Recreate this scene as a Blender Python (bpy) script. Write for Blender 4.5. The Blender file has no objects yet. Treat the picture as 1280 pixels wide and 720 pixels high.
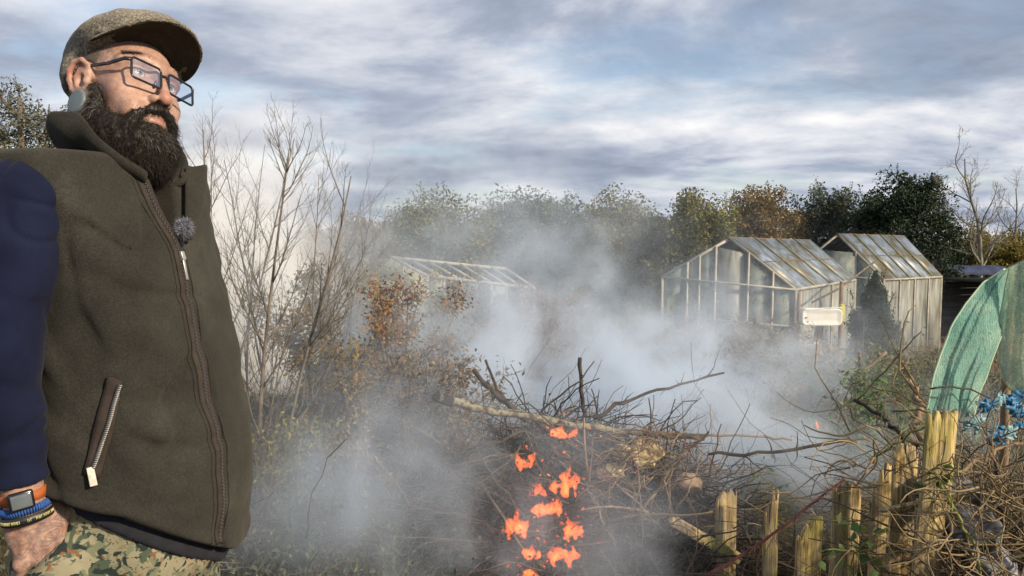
import bpy, math, random
import numpy as np
from mathutils import Vector, Matrix
rad = math.radians
SC = bpy.context.scene
COL = SC.collection
RNG = np.random.default_rng(7)
random.seed(7)

# ------------------------------------------------------------------ camera
FPX = 914.0                     # focal length in pixels of a 1280 px wide frame
CAMZ = 1.45
PITCH = rad(3.76)
cam = bpy.data.objects.new('camera', bpy.data.cameras.new('camera'))
COL.objects.link(cam)
cam.location = (0, 0, CAMZ)
cam.rotation_euler = (rad(90) - PITCH, 0, 0)
cam.data.sensor_width = 36
cam.data.lens = 36 * FPX / 1280
cam.data.clip_start = 0.02
cam.data.clip_end = 3000
SC.camera = cam

# ------------------------------------------------------------------ sky and sun
SUN_EL = rad(27)
SUN_DIR = Vector((0.83, -0.56, 0)).normalized() * math.cos(SUN_EL) + Vector((0, 0, math.sin(SUN_EL)))
SUN_ROT = math.atan2(SUN_DIR.x, SUN_DIR.y)
world = bpy.data.worlds.new('World')
SC.world = world
world.use_nodes = True
nt = world.node_tree
nt.nodes.clear()
def N(t, kind, **kw):
    n = t.nodes.new(kind)
    for k, v in kw.items():
        setattr(n, k, v)
    return n
def ramp(t, stops, interp='LINEAR'):
    n = t.nodes.new('ShaderNodeValToRGB')
    cr = n.color_ramp
    cr.interpolation = interp
    while len(cr.elements) < len(stops):
        cr.elements.new(0.5)
    for e, (p, c) in zip(cr.elements, stops):
        e.position = p
        e.color = (*c, 1) if len(c) == 3 else c
    return n
sky = N(nt, 'ShaderNodeTexSky', sky_type='NISHITA', sun_disc=False)
sky.sun_elevation = SUN_EL
sky.sun_rotation = SUN_ROT
tc = N(nt, 'ShaderNodeTexCoord')
sep = N(nt, 'ShaderNodeSeparateXYZ')
nt.links.new(tc.outputs['Generated'], sep.inputs[0])
# project the direction on a flat cloud deck
zc = N(nt, 'ShaderNodeMath', operation='MAXIMUM'); nt.links.new(sep.outputs['Z'], zc.inputs[0]); zc.inputs[1].default_value = 0.0
za = N(nt, 'ShaderNodeMath', operation='ADD'); nt.links.new(zc.outputs[0], za.inputs[0]); za.inputs[1].default_value = 0.16
dx = N(nt, 'ShaderNodeMath', operation='DIVIDE'); nt.links.new(sep.outputs['X'], dx.inputs[0]); nt.links.new(za.outputs[0], dx.inputs[1])
dy = N(nt, 'ShaderNodeMath', operation='DIVIDE'); nt.links.new(sep.outputs['Y'], dy.inputs[0]); nt.links.new(za.outputs[0], dy.inputs[1])
cmb = N(nt, 'ShaderNodeCombineXYZ'); nt.links.new(dx.outputs[0], cmb.inputs[0]); nt.links.new(dy.outputs[0], cmb.inputs[1])
def cloud_noise(scale, detail, rough, off, dist=0.4):
    mp = N(nt, 'ShaderNodeMapping'); mp.inputs['Location'].default_value = off; mp.inputs['Scale'].default_value = scale
    nt.links.new(cmb.outputs[0], mp.inputs[0])
    n = N(nt, 'ShaderNodeTexNoise'); n.inputs['Scale'].default_value = 1.0; n.inputs['Detail'].default_value = detail
    n.inputs['Roughness'].default_value = rough; n.inputs['Distortion'].default_value = dist
    nt.links.new(mp.outputs[0], n.inputs['Vector'])
    return n
n1 = cloud_noise((0.95, 1.25, 1), 8, 0.60, (1.9, 0.4, 0), 0.2)
n2 = cloud_noise((1.05, 1.15, 1), 9, 0.58, (7.3, 3.1, 2), 0.25)
cov = ramp(nt, [(0.30, (0.25, 0.25, 0.25)), (0.50, (1, 1, 1))]); nt.links.new(n1.outputs['Fac'], cov.inputs[0])
shade = ramp(nt, [(0.33, (1.75, 2.05, 2.75)), (0.45, (2.75, 3.1, 3.85)), (0.54, (4.4, 4.6, 5.1)), (0.68, (6.8, 6.7, 6.7))])
nt.links.new(n2.outputs['Fac'], shade.inputs[0])
mixc = N(nt, 'ShaderNodeMixRGB'); nt.links.new(cov.outputs[0], mixc.inputs[0])
nt.links.new(sky.outputs[0], mixc.inputs[1]); nt.links.new(shade.outputs[0], mixc.inputs[2])
bg = N(nt, 'ShaderNodeBackground'); bg.inputs['Strength'].default_value = 0.082
nt.links.new(mixc.outputs[0], bg.inputs['Color'])
wo = N(nt, 'ShaderNodeOutputWorld'); nt.links.new(bg.outputs[0], wo.inputs['Surface'])

sun = bpy.data.objects.new('sun', bpy.data.lights.new('sun', 'SUN'))
COL.objects.link(sun)
sun.data.energy = 3.8
sun.data.angle = rad(4.0)
sun.data.color = (1.0, 0.83, 0.60)
sun.rotation_euler = SUN_DIR.to_track_quat('Z', 'Y').to_euler()

SC.view_settings.view_transform = 'Standard'
SC.view_settings.look = 'None'
SC.view_settings.exposure = 0.9
SC.view_settings.gamma = 1
SC.view_settings.use_curve_mapping = False
SC.render.engine = 'CYCLES'
SC.cycles.use_denoising = True
SC.cycles.max_bounces = 8
SC.cycles.diffuse_bounces = 3
SC.cycles.glossy_bounces = 3
SC.cycles.transmission_bounces = 6
SC.cycles.transparent_max_bounces = 24
SC.cycles.volume_bounces = 4
SC.cycles.volume_max_steps = 96
SC.cycles.sample_clamp_indirect = 6

# ------------------------------------------------------------------ helpers: pixels, meshes
_fw = np.array([0, math.cos(PITCH), -math.sin(PITCH)]); _up = np.array([0, math.sin(PITCH), math.cos(PITCH)])
def ray(px, py):
    return _fw + np.array([(px - 640) / FPX, 0, 0]) - (py - 360) / FPX * _up
def P(px, py, y):
    """the point at distance y in front of the camera that the photograph shows at px, py"""
    d = ray(px, py)
    return np.array([0, 0, CAMZ]) + d * (y / d[1])
def gz(x, y):
    x = np.asarray(x, float); y = np.asarray(y, float)
    base = -0.070 * np.clip(y - 1.5, 0, 8.5) - 0.02 * np.clip(y - 10, 0, 6)
    bump = 0.03 * np.sin(x * 2.1 + y * 0.7) * np.sin(y * 1.7 - x * 0.4) + 0.015 * np.sin(x * 5.3 + 1.1) * np.sin(y * 4.7)
    return base + bump * np.clip(y / 2, 0.3, 1)
def GP(px, y):
    x = (px - 640) / FPX * y * math.cos(PITCH)
    return np.array([x, y, float(gz(x, y))])
def unit(v):
    v = np.asarray(v, float)
    return v / (np.linalg.norm(v, axis=-1, keepdims=True) + 1e-9)

class Geo:
    """collects vertices and faces of ONE mesh"""
    def __init__(s):
        s.V = []; s.Q = []; s.T = []; s.n = 0; s.mi = []
    def add(s, V, Q=None, T=None):
        V = np.asarray(V, float).reshape(-1, 3)
        if Q is not None and len(Q): s.Q.append(np.asarray(Q, int).reshape(-1, 4) + s.n)
        if T is not None and len(T): s.T.append(np.asarray(T, int).reshape(-1, 3) + s.n)
        s.V.append(V); s.n += len(V)
    def tubes(s, paths, radii, sides=3, cap=True):
        paths = np.asarray(paths, float)
        if paths.ndim == 2: paths = paths[None]
        n, k, _ = paths.shape
        radii = np.broadcast_to(np.asarray(radii, float), (n, k))
        t = np.gradient(paths, axis=1); t = unit(t)
        ref = np.where(np.abs(t[:, :1, 2:3]) < 0.9, np.array([0, 0, 1.0]), np.array([1.0, 0, 0]))
        a = unit(np.cross(t, np.broadcast_to(ref, t.shape))); b = np.cross(t, a)
        ang = np.arange(sides) * 2 * np.pi / sides
        V = paths[:, :, None] + radii[:, :, None, None] * (np.cos(ang)[None, None, :, None] * a[:, :, None] + np.sin(ang)[None, None, :, None] * b[:, :, None])
        idx = np.arange(n * k * sides).reshape(n, k, sides)
        i0 = idx[:, :-1]; i1 = idx[:, 1:]
        Q = np.stack([i0, np.roll(i0, -1, 2), np.roll(i1, -1, 2), i1], -1).reshape(-1, 4)
        T = None
        if cap:
            V = np.concatenate([V.reshape(-1, 3), paths[:, -1], paths[:, 0]])
            tip = n * k * sides + np.arange(n); bas = tip + n
            e = idx[:, -1]; f = idx[:, 0]
            T = np.concatenate([np.stack([e, np.roll(e, -1, 1), np.broadcast_to(tip[:, None], e.shape)], -1).reshape(-1, 3),
                                np.stack([np.roll(f, -1, 1), f, np.broadcast_to(bas[:, None], f.shape)], -1).reshape(-1, 3)])
        s.add(V, Q, T)
    def leaves(s, C, size, normal_up=0.3, aspect=0.5, rng=RNG, dirs=None):
        C = np.asarray(C, float); n = len(C)
        size = np.broadcast_to(np.asarray(size, float), (n,))
        d = rng.normal(size=(n, 3)) if dirs is None else dirs
        d = unit(d)
        nn = rng.normal(size=(n, 3)); nn[:, 2] += normal_up * 3
        sd = unit(np.cross(d, nn)); nn = unit(np.cross(sd, d))
        L = size[:, None]
        v0 = C - d * L * 0.5; v2 = C + d * L * 0.5 - nn * L * 0.12
        v1 = C + sd * L * aspect * 0.5 + nn * L * 0.08; v3 = C - sd * L * aspect * 0.5 + nn * L * 0.08
        V = np.stack([v0, v1, v2, v3], 1).reshape(-1, 3)
        i = np.arange(n)[:, None] * 4
        T = np.concatenate([i + [0, 1, 2], i + [0, 2, 3]], 0)
        s.add(V, None, T)
    def box(s, c, e, ax=None):
        """box about c with half sizes e along the axes ax"""
        ax = np.eye(3) if ax is None else np.asarray(ax, float)
        sg = np.array([[x, y, z] for x in (-1, 1) for y in (-1, 1) for z in (-1, 1)], float)
        V = np.asarray(c, float) + (sg * np.asarray(e, float)) @ ax
        Q = [[0, 1, 3, 2], [4, 6, 7, 5], [0, 4, 5, 1], [2, 3, 7, 6], [0, 2, 6, 4], [1, 5, 7, 3]]
        s.add(V, Q)
    def beam(s, a, b, w, h, up=(0, 0, 1)):
        a = np.asarray(a, float); b = np.asarray(b, float); d = b - a; L = np.linalg.norm(d); d = d / L
        sd = np.cross(d, np.asarray(up, float))
        if np.linalg.norm(sd) < 1e-3: sd = np.cross(d, [1.0, 0, 0])
        sd = unit(sd); u = np.cross(sd, d)
        s.box((a + b) / 2, (L / 2, w / 2, h / 2), np.stack([d, sd, u]))
    def grid(s, V, close=False):
        V = np.asarray(V, float); n, m, _ = V.shape
        idx = np.arange(n * m).reshape(n, m)
        if close: idx = np.concatenate([idx, idx[:, :1]], 1)
        Q = np.stack([idx[:-1, :-1], idx[:-1, 1:], idx[1:, 1:], idx[1:, :-1]], -1).reshape(-1, 4)
        s.add(V.reshape(-1, 3), Q)
    def build(s, name, mat, parent=None, smooth=False, bevel=0, solid=0, subsurf=0):
        V = np.concatenate(s.V) if s.V else np.zeros((0, 3))
        Q = np.concatenate(s.Q) if s.Q else np.zeros((0, 4), int)
        T = np.concatenate(s.T) if s.T else np.zeros((0, 3), int)
        me = bpy.data.meshes.new(name)
        me.vertices.add(len(V)); me.vertices.foreach_set('co', V.astype(np.float32).ravel())
        me.loops.add(len(Q) * 4 + len(T) * 3)
        me.loops.foreach_set('vertex_index', np.concatenate([Q.ravel(), T.ravel()]).astype(np.int32))
        me.polygons.add(len(Q) + len(T))
        me.polygons.foreach_set('loop_start', np.concatenate([np.arange(len(Q)) * 4, len(Q) * 4 + np.arange(len(T)) * 3]).astype(np.int32))
        if smooth:
            me.polygons.foreach_set('use_smooth', np.ones(len(Q) + len(T), bool))
        me.update(calc_edges=True); me.validate()
        o = bpy.data.objects.new(name, me); COL.objects.link(o)
        if mat is not None: me.materials.append(mat)
        if parent is not None: attach(o, parent)
        if bevel:
            m = o.modifiers.new('bevel', 'BEVEL'); m.width = bevel; m.segments = 2; m.limit_method = 'ANGLE'
        if solid:
            m = o.modifiers.new('solid', 'SOLIDIFY'); m.thickness = solid; m.offset = 0
        if subsurf:
            m = o.modifiers.new('sub', 'SUBSURF'); m.levels = subsurf; m.render_levels = subsurf
        return o
def attach(o, parent):
    loc = Vector((0, 0, 0)); q = parent
    while q is not None:
        loc += q.location; q = q.parent
        if q is not None: loc += Vector((0, 0, 0))
    o.parent = parent
    if parent.parent is None:
        o.matrix_parent_inverse = Matrix.Translation(-parent.location)
def tag(o, label=None, cat=None, group=None, kind=None):
    if label: o['label'] = label
    if cat: o['category'] = cat
    if group: o['group'] = group
    if kind: o['kind'] = kind
    return o
def thing(name, label, cat, loc, group=None):
    o = bpy.data.objects.new(name, None); COL.objects.link(o)
    o.location = Vector([float(v) for v in loc]); o.empty_display_size = 0.2
    return tag(o, label, cat, group)

# ------------------------------------------------------------------ helpers: signed distance shapes
_L = np.random.default_rng(3).random((64, 64, 64)).astype(np.float32)
def vnoise(x, y, z):
    xi = np.floor(x).astype(np.int32); yi = np.floor(y).astype(np.int32); zi = np.floor(z).astype(np.int32)
    fx = x - xi; fy = y - yi; fz = z - zi
    fx = fx * fx * (3 - 2 * fx); fy = fy * fy * (3 - 2 * fy); fz = fz * fz * (3 - 2 * fz)
    x0 = xi & 63; x1 = (xi + 1) & 63; y0 = yi & 63; y1 = (yi + 1) & 63; z0 = zi & 63; z1 = (zi + 1) & 63
    a = _L[x0, y0, z0] * (1 - fx) + _L[x1, y0, z0] * fx; b = _L[x0, y1, z0] * (1 - fx) + _L[x1, y1, z0] * fx
    c = _L[x0, y0, z1] * (1 - fx) + _L[x1, y0, z1] * fx; d = _L[x0, y1, z1] * (1 - fx) + _L[x1, y1, z1] * fx
    return ((a * (1 - fy) + b * fy) * (1 - fz) + (c * (1 - fy) + d * fy) * fz) * 2 - 1
def smin(a, b, k):
    h = np.clip(0.5 + 0.5 * (b - a) / k, 0, 1)
    return b * (1 - h) + a * h - k * h * (1 - h)
def smax(a, b, k): return -smin(-a, -b, k)
def ell(p, c, r):
    q = [(p[i] - c[i]) / r[i] for i in range(3)]
    k = np.sqrt(q[0] ** 2 + q[1] ** 2 + q[2] ** 2)
    k2 = np.sqrt((q[0] / r[0]) ** 2 + (q[1] / r[1]) ** 2 + (q[2] / r[2]) ** 2) + 1e-9
    return k * (k - 1) / k2
def cone(p, a, b, ra, rb):
    a = np.asarray(a, float); b = np.asarray(b, float); ab = b - a; L2 = float(ab @ ab)
    t = np.clip(sum((p[i] - a[i]) * ab[i] for i in range(3)) / L2, 0, 1)
    return np.sqrt(sum((p[i] - a[i] - ab[i] * t) ** 2 for i in range(3))) - (ra + (rb - ra) * t)
def chain(p, pts, rs, k=None):
    d = None
    for i in range(len(pts) - 1):
        e = cone(p, pts[i], pts[i + 1], rs[i], rs[i + 1])
        d = e if d is None else (np.minimum(d, e) if k is None else smin(d, e, k))
    return d
def nets(f, lo, hi, h, smooth=1):
    """mesh of the zero surface of f on a box (surface nets)"""
    lo = np.asarray(lo, float); n = np.ceil((np.asarray(hi, float) - lo) / h).astype(int) + 1
    ax = [lo[i] + h * np.arange(n[i]) for i in range(3)]
    X, Y, Z = np.meshgrid(*[a.astype(np.float32) for a in ax], indexing='ij')
    D = np.asarray(f((X, Y, Z)), np.float32)
    D[0] = D[-1] = 1; D[:, 0] = D[:, -1] = 1; D[:, :, 0] = D[:, :, -1] = 1
    I = D < 0
    cs = tuple(n - 1)
    S = np.zeros(cs + (3,), np.float32); C = np.zeros(cs, np.int32)
    edges = []
    for a in range(3):
        s0 = [slice(None)] * 3; s1 = [slice(None)] * 3; s0[a] = slice(0, -1); s1[a] = slice(1, None)
        A = D[tuple(s0)]; B = D[tuple(s1)]
        ii = np.argwhere((A < 0) != (B < 0))
        va = A[tuple(ii.T)]; vb = B[tuple(ii.T)]
        pos = ii.astype(np.float32); pos[:, a] += va / (va - vb)
        o1, o2 = [q for q in range(3) if q != a]
        for d1 in (0, -1):
            for d2 in (0, -1):
                c = ii.copy(); c[:, o1] += d1; c[:, o2] += d2
                np.add.at(S, tuple(c.T), pos); np.add.at(C, tuple(c.T), 1)
        edges.append((a, o1, o2, ii, va < 0))
    m = C > 0
    idx = -np.ones(cs, np.int64); idx[m] = np.arange(m.sum())
    V = lo + h * (S[m] / C[m][:, None])
    Q = []
    for a, o1, o2, ii, neg in edges:
        def at(d1, d2):
            c = ii.copy(); c[:, o1] += d1; c[:, o2] += d2
            return idx[tuple(c.T)]
        q = np.stack([at(-1, -1), at(0, -1), at(0, 0), at(-1, 0)], 1)
        flip = neg if a != 1 else ~neg
        q[~flip] = q[~flip][:, ::-1]
        Q.append(q)
    Q = np.concatenate(Q)
    for _ in range(smooth):
        A = np.zeros_like(V); W = np.zeros(len(V))
        for i in range(4):
            np.add.at(A, Q[:, i], V[Q[:, (i + 1) % 4]] + V[Q[:, (i + 3) % 4]]); np.add.at(W, Q[:, i], 2)
        V = 0.5 * V + 0.5 * A / W[:, None]
    return V, Q
def vnormals(V, Q):
    n = np.cross(V[Q[:, 2]] - V[Q[:, 0]], V[Q[:, 3]] - V[Q[:, 1]])
    A = np.zeros_like(V)
    for i in range(4): np.add.at(A, Q[:, i], n)
    return unit(A)
def sdf_obj(name, f, lo, hi, h, mat, parent=None, smooth=1):
    V, Q = nets(f, lo, hi, h, smooth)
    g = Geo(); g.add(V, Q)
    return g.build(name, mat, parent, smooth=True)
def march(px, py, f, t0=0.5, t1=3.0):
    """where the ray of a photo pixel meets the surface f = 0"""
    d = ray(px, py); d = d / np.linalg.norm(d); o = np.array([0, 0, CAMZ]); t = t0
    for _ in range(200):
        p = o + d * t
        s = float(np.asarray(f(tuple(np.array([[[c]]]) for c in p))).ravel()[0])
        if s < 4e-4: return p
        t += max(s * 0.6, 3e-4)
        if t > t1: break
    return None
def grad(f, p, e=2e-3):
    P3 = np.array([[p[0] + e, p[0] - e, p[0], p[0], p[0], p[0]], [p[1], p[1], p[1] + e, p[1] - e, p[1], p[1]], [p[2], p[2], p[2], p[2], p[2] + e, p[2] - e]])
    v = np.asarray(f(tuple(P3))).ravel()
    return unit([v[0] - v[1], v[2] - v[3], v[4] - v[5]])

# ------------------------------------------------------------------ helpers: materials
def newmat(name):
    m = bpy.data.materials.new(name); m.use_nodes = True; t = m.node_tree
    b = t.nodes['Principled BSDF']
    return m, t, b
def noise(t, scale, detail=4, rough=0.55, coord='Object', stretch=None, off=None, dist=0.0):
    c = N(t, 'ShaderNodeTexCoord')
    src = c.outputs[coord]
    if stretch or off:
        mp = N(t, 'ShaderNodeMapping'); t.links.new(src, mp.inputs[0]); src = mp.outputs[0]
        if stretch: mp.inputs['Scale'].default_value = stretch
        if off: mp.inputs['Location'].default_value = off
    n = N(t, 'ShaderNodeTexNoise'); n.inputs['Scale'].default_value = scale; n.inputs['Detail'].default_value = detail
    n.inputs['Roughness'].default_value = rough; n.inputs['Distortion'].default_value = dist
    t.links.new(src, n.inputs['Vector'])
    return n
def bump(t, b, src, strength, dist=0.01):
    n = N(t, 'ShaderNodeBump'); n.inputs['Strength'].default_value = strength; n.inputs['Distance'].default_value = dist
    t.links.new(src, n.inputs['Height']); t.links.new(n.outputs[0], b.inputs['Normal'])
    return n
def mat_noise(name, stops, scale, rough=0.9, bscale=None, bstr=0.3, bdist=0.004, detail=5, stretch=None, sheen=0, spec=0.3, metal=0):
    m, t, b = newmat(name)
    n = noise(t, scale, detail, 0.6, stretch=stretch)
    r = ramp(t, stops); t.links.new(n.outputs['Fac'], r.inputs[0]); t.links.new(r.outputs[0], b.inputs['Base Color'])
    b.inputs['Roughness'].default_value = rough; b.inputs['Specular IOR Level'].default_value = spec; b.inputs['Metallic'].default_value = metal
    if sheen:
        b.inputs['Sheen Weight'].default_value = sheen; b.inputs['Sheen Roughness'].default_value = 0.6
    if bscale:
        n2 = noise(t, bscale, 4, 0.6, stretch=stretch); bump(t, b, n2.outputs['Fac'], bstr, bdist)
    return m
def mat_island(name, cols, rough=0.8, translucent=0.0, spec=0.25):
    """colour picked per loose piece (leaf, stalk, twig)"""
    m, t, b = newmat(name)
    g = N(t, 'ShaderNodeNewGeometry')
    k = len(cols)
    r = ramp(t, [((i + 0.5) / k, c) for i, c in enumerate(cols)]); t.links.new(g.outputs['Random Per Island'], r.inputs[0])
    n = noise(t, 0.9, 2)
    mx = N(t, 'ShaderNodeMixRGB', blend_type='MULTIPLY'); mx.inputs[0].default_value = 1
    r2 = ramp(t, [(0.3, (0.7, 0.7, 0.7)), (0.7, (1.2, 1.2, 1.2))]); t.links.new(n.outputs['Fac'], r2.inputs[0])
    t.links.new(r.outputs[0], mx.inputs[1]); t.links.new(r2.outputs[0], mx.inputs[2])
    t.links.new(mx.outputs[0], b.inputs['Base Color'])
    b.inputs['Roughness'].default_value = rough; b.inputs['Specular IOR Level'].default_value = spec
    if translucent:
        tr = N(t, 'ShaderNodeBsdfTranslucent'); t.links.new(mx.outputs[0], tr.inputs['Color'])
        mix = N(t, 'ShaderNodeMixShader'); mix.inputs[0].default_value = translucent
        t.links.new(b.outputs[0], mix.inputs[1]); t.links.new(tr.outputs[0], mix.inputs[2])
        t.links.new(mix.outputs[0], t.nodes['Material Output'].inputs['Surface'])
    return m
def mat_plain(name, c, rough=0.5, metal=0, spec=0.5):
    m, t, b = newmat(name)
    n = noise(t, 40, 3)
    r = ramp(t, [(0.3, tuple(v * 0.85 for v in c)), (0.7, tuple(min(1, v * 1.12) for v in c))]); t.links.new(n.outputs['Fac'], r.inputs[0])
    t.links.new(r.outputs[0], b.inputs['Base Color'])
    b.inputs['Roughness'].default_value = rough; b.inputs['Metallic'].default_value = metal; b.inputs['Specular IOR Level'].default_value = spec
    return m
# ------------------------------------------------------------------ the man
YAW = rad(-15)
BF = np.array([math.cos(YAW), math.sin(YAW), 0]); BR = np.array([BF[1], -BF[0], 0]); BU = np.array([0, 0, 1.0])
B0 = np.array([-0.782, 1.40, 0])
def tob(p):
    x = p[0] - B0[0]; y = p[1] - B0[1]
    return x * BF[0] + y * BF[1], x * BR[0] + y * BR[1], p[2]
def W(f, r, u): return B0 + BF * f + BR * r + BU * u
_tu = [0.78, 0.84, 0.90, 0.97, 1.04, 1.12, 1.22, 1.32, 1.42, 1.50, 1.56, 1.60, 1.635, 1.665, 1.70]
_tf = [0.05, 0.056, 0.062, 0.066, 0.066, 0.062, 0.052, 0.038, 0.026, 0.018, 0.016, 0.018, 0.022, 0.025, 0.025]
_ta = [0.155, 0.163, 0.170, 0.174, 0.174, 0.170, 0.160, 0.146, 0.130, 0.115, 0.102, 0.090, 0.078, 0.070, 0.066]
_tb = [0.172, 0.180, 0.186, 0.190, 0.192, 0.192, 0.194, 0.198, 0.204, 0.208, 0.204, 0.180, 0.130, 0.090, 0.075]
_uu = np.linspace(0.7, 1.75, 211)
def _sm(v):
    w = np.interp(_uu, _tu, v); k = np.ones(9) / 9
    return np.convolve(np.pad(w, 4, 'edge'), k, 'valid')
_f, _a, _b = _sm(_tf), _sm(_ta), _sm(_tb)
def torso(p, grow=0.0):
    f, r, u = tob(p)
    f0 = np.interp(u, _uu, _f); a = np.interp(u, _uu, _a); b = np.interp(u, _uu, _b)
    n = 2.35
    k = (np.abs((f - f0) / a) ** n + np.abs(r / b) ** n) ** (1 / n)
    return (k - 1) * np.minimum(a, b) * 0.93 - grow
def folds(p):
    f, r, u = tob(p)
    w = u * 1.0 + 0.55 * f                      # soft creases that fall from the armpit towards the belly
    q = (1 - np.abs(vnoise(w * 9 + 3, f * 3.0, r * 3.0 + 5))) ** 2
    q2 = vnoise(f * 7, r * 7, u * 7)
    n_ = vnoise(w * 12 + 11, f * 2.6 + r * 0.8, r * 3.0 + 2)
    cr = np.exp(-(n_ / 0.20) ** 2); n2_ = vnoise(u * 8 + f * 13 + 3, r * 8, f * 5 + 17); cr2 = np.exp(-(n2_ / 0.10) ** 2)
    fade = 0.5 + 0.5 * np.clip((r + 0.0) / 0.06, 0, 1)
    return fade * (0.010 * (q - 0.45) + 0.008 * q2 + 0.0075 * cr + 0.0065 * cr2) + 0.002 * vnoise(f * 26, r * 26, u * 26)
HEM = (0.884, 1.0)
def hem_f(f, r):
    return 0.918 + 0.125 * np.clip((r + 0.05) / 0.22, 0, 1) - 0.34 * np.clip(f - 0.02, -0.15, 0.3)
def vest(p):
    f, r, u = tob(p)
    d = torso(p, 0.016) + folds(p) * np.clip((1.62 - u) * 6, 0, 1) * np.clip((u - 0.93) / 0.15, 0.25, 1)
    hem = hem_f(f, r)
    d = d - 0.007 * np.exp(-((u - hem - 0.012) / 0.012) ** 2)       # rolled hem
    d = smax(d, hem - u, 0.016)
    side = np.where(r > 0, np.interp(u, [1.16, 1.30, 1.40, 1.50, 1.56], [0.25, 0.200, 0.182, 0.196, 0.222]), 0.215)
    d = smax(d, np.abs(r) - side, 0.022)                            # armholes
    d = smax(d, u - 1.602, 0.016)
    V = np.abs(r + 0.005) - np.clip((u - 1.435), 0, 1) * 0.26       # open neck
    d = smax(d, -np.maximum(V, 0.03 - f), 0.008)
    return d
def shirt(p):
    f, r, u = tob(p)
    d = torso(p, 0) - np.interp(u, [0.97, 1.06], [-0.004, -0.036])
    d = smax(d, hem_f(f, r) - 0.028 - 0.05 * np.clip(f, 0, 0.3) - u, 0.006)
    return smax(d, u - 1.635, 0.01)

# joints of the right arm (near side), placed from the photograph at their own distances
SH = P(26, 250, 1.205); EL = P(-6, 452, 1.15); WR = P(31, 628, 1.165)
def mirror(q):
    f, r, u = float((q - B0) @ BF), float((q - B0) @ BR), q[2]
    return W(f, -r, u)
SH2 = W(-0.05, -0.165, 1.50); EL2 = W(-0.08, -0.28, 1.25); WR2 = W(0.045, -0.26, 0.985)
def sleeve_f(S, E, Wt, inner=0.0):
    ax2 = unit(Wt - E)
    cuff = Wt - ax2 * 0.035
    def f(p):
        d = smin(cone(p, S, E, 0.070 - inner, 0.062 - inner), cone(p, E, cuff, 0.061 - inner, 0.041 - inner), 0.02)
        s1 = sum((p[i] - E[i]) * ax2[i] for i in range(3)); L = float((cuff - E) @ ax2)
        w = p[2] * 1.0 + 0.35 * p[0]
        g = 1 - np.abs(vnoise(w * 16 + 8, p[0] * 4, p[1] * 4))
        cr = np.exp(-(vnoise(w * 14 + 2, p[0] * 12 + 4, p[1] * 12) / 0.13) ** 2)
        d = d + 0.0030 * (g ** 2 - 0.45) + 0.0050 * cr + 0.006 * vnoise(p[0] * 18, p[1] * 18, p[2] * 18)
        d = d - 0.006 * np.sin(s1 * 95 + 2.2 * vnoise(p[0] * 9, p[1] * 9, p[2] * 9)) * np.exp(-((s1 / L - 0.80) / 0.2) ** 2)
        # ribbed cuff
        c = np.maximum(cone(p, cuff - ax2 * 0.052, cuff, 0.041 - inner, 0.0385 - inner), 0)
        d = smin(d, cone(p, cuff - ax2 * 0.055, cuff, 0.042 - inner, 0.0395 - inner), 0.008)
        return smax(d, s1 - L, 0.006)
    return f

# head frame
HYAW, HPITCH, HROLL = rad(-25), rad(11), rad(15)
_F = np.array([math.cos(HYAW), math.sin(HYAW), 0]); _R = np.array([_F[1], -_F[0], 0]); _U = np.array([0, 0, 1.0])
_F, _U = _F * math.cos(HPITCH) + _U * math.sin(HPITCH), _U * math.cos(HPITCH) - _F * math.sin(HPITCH)
_R, _U = _R * math.cos(HROLL) + _U * math.sin(HROLL), _U * math.cos(HROLL) - _R * math.sin(HROLL)
HC = np.array([-0.742, 1.420, 1.717])
HM = np.stack([_R, _F, _U])                     # rows: x to his right, y forward, z up
def toh(p):
    q = [p[i] - HC[i] for i in range(3)]
    return tuple(HM[k][0] * q[0] + HM[k][1] * q[1] + HM[k][2] * q[2] for k in range(3))
def HW(x, y, z): return HC + HM[0] * x + HM[1] * y + HM[2] * z
def hpts(a): return np.array([HW(*q) for q in a])

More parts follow.
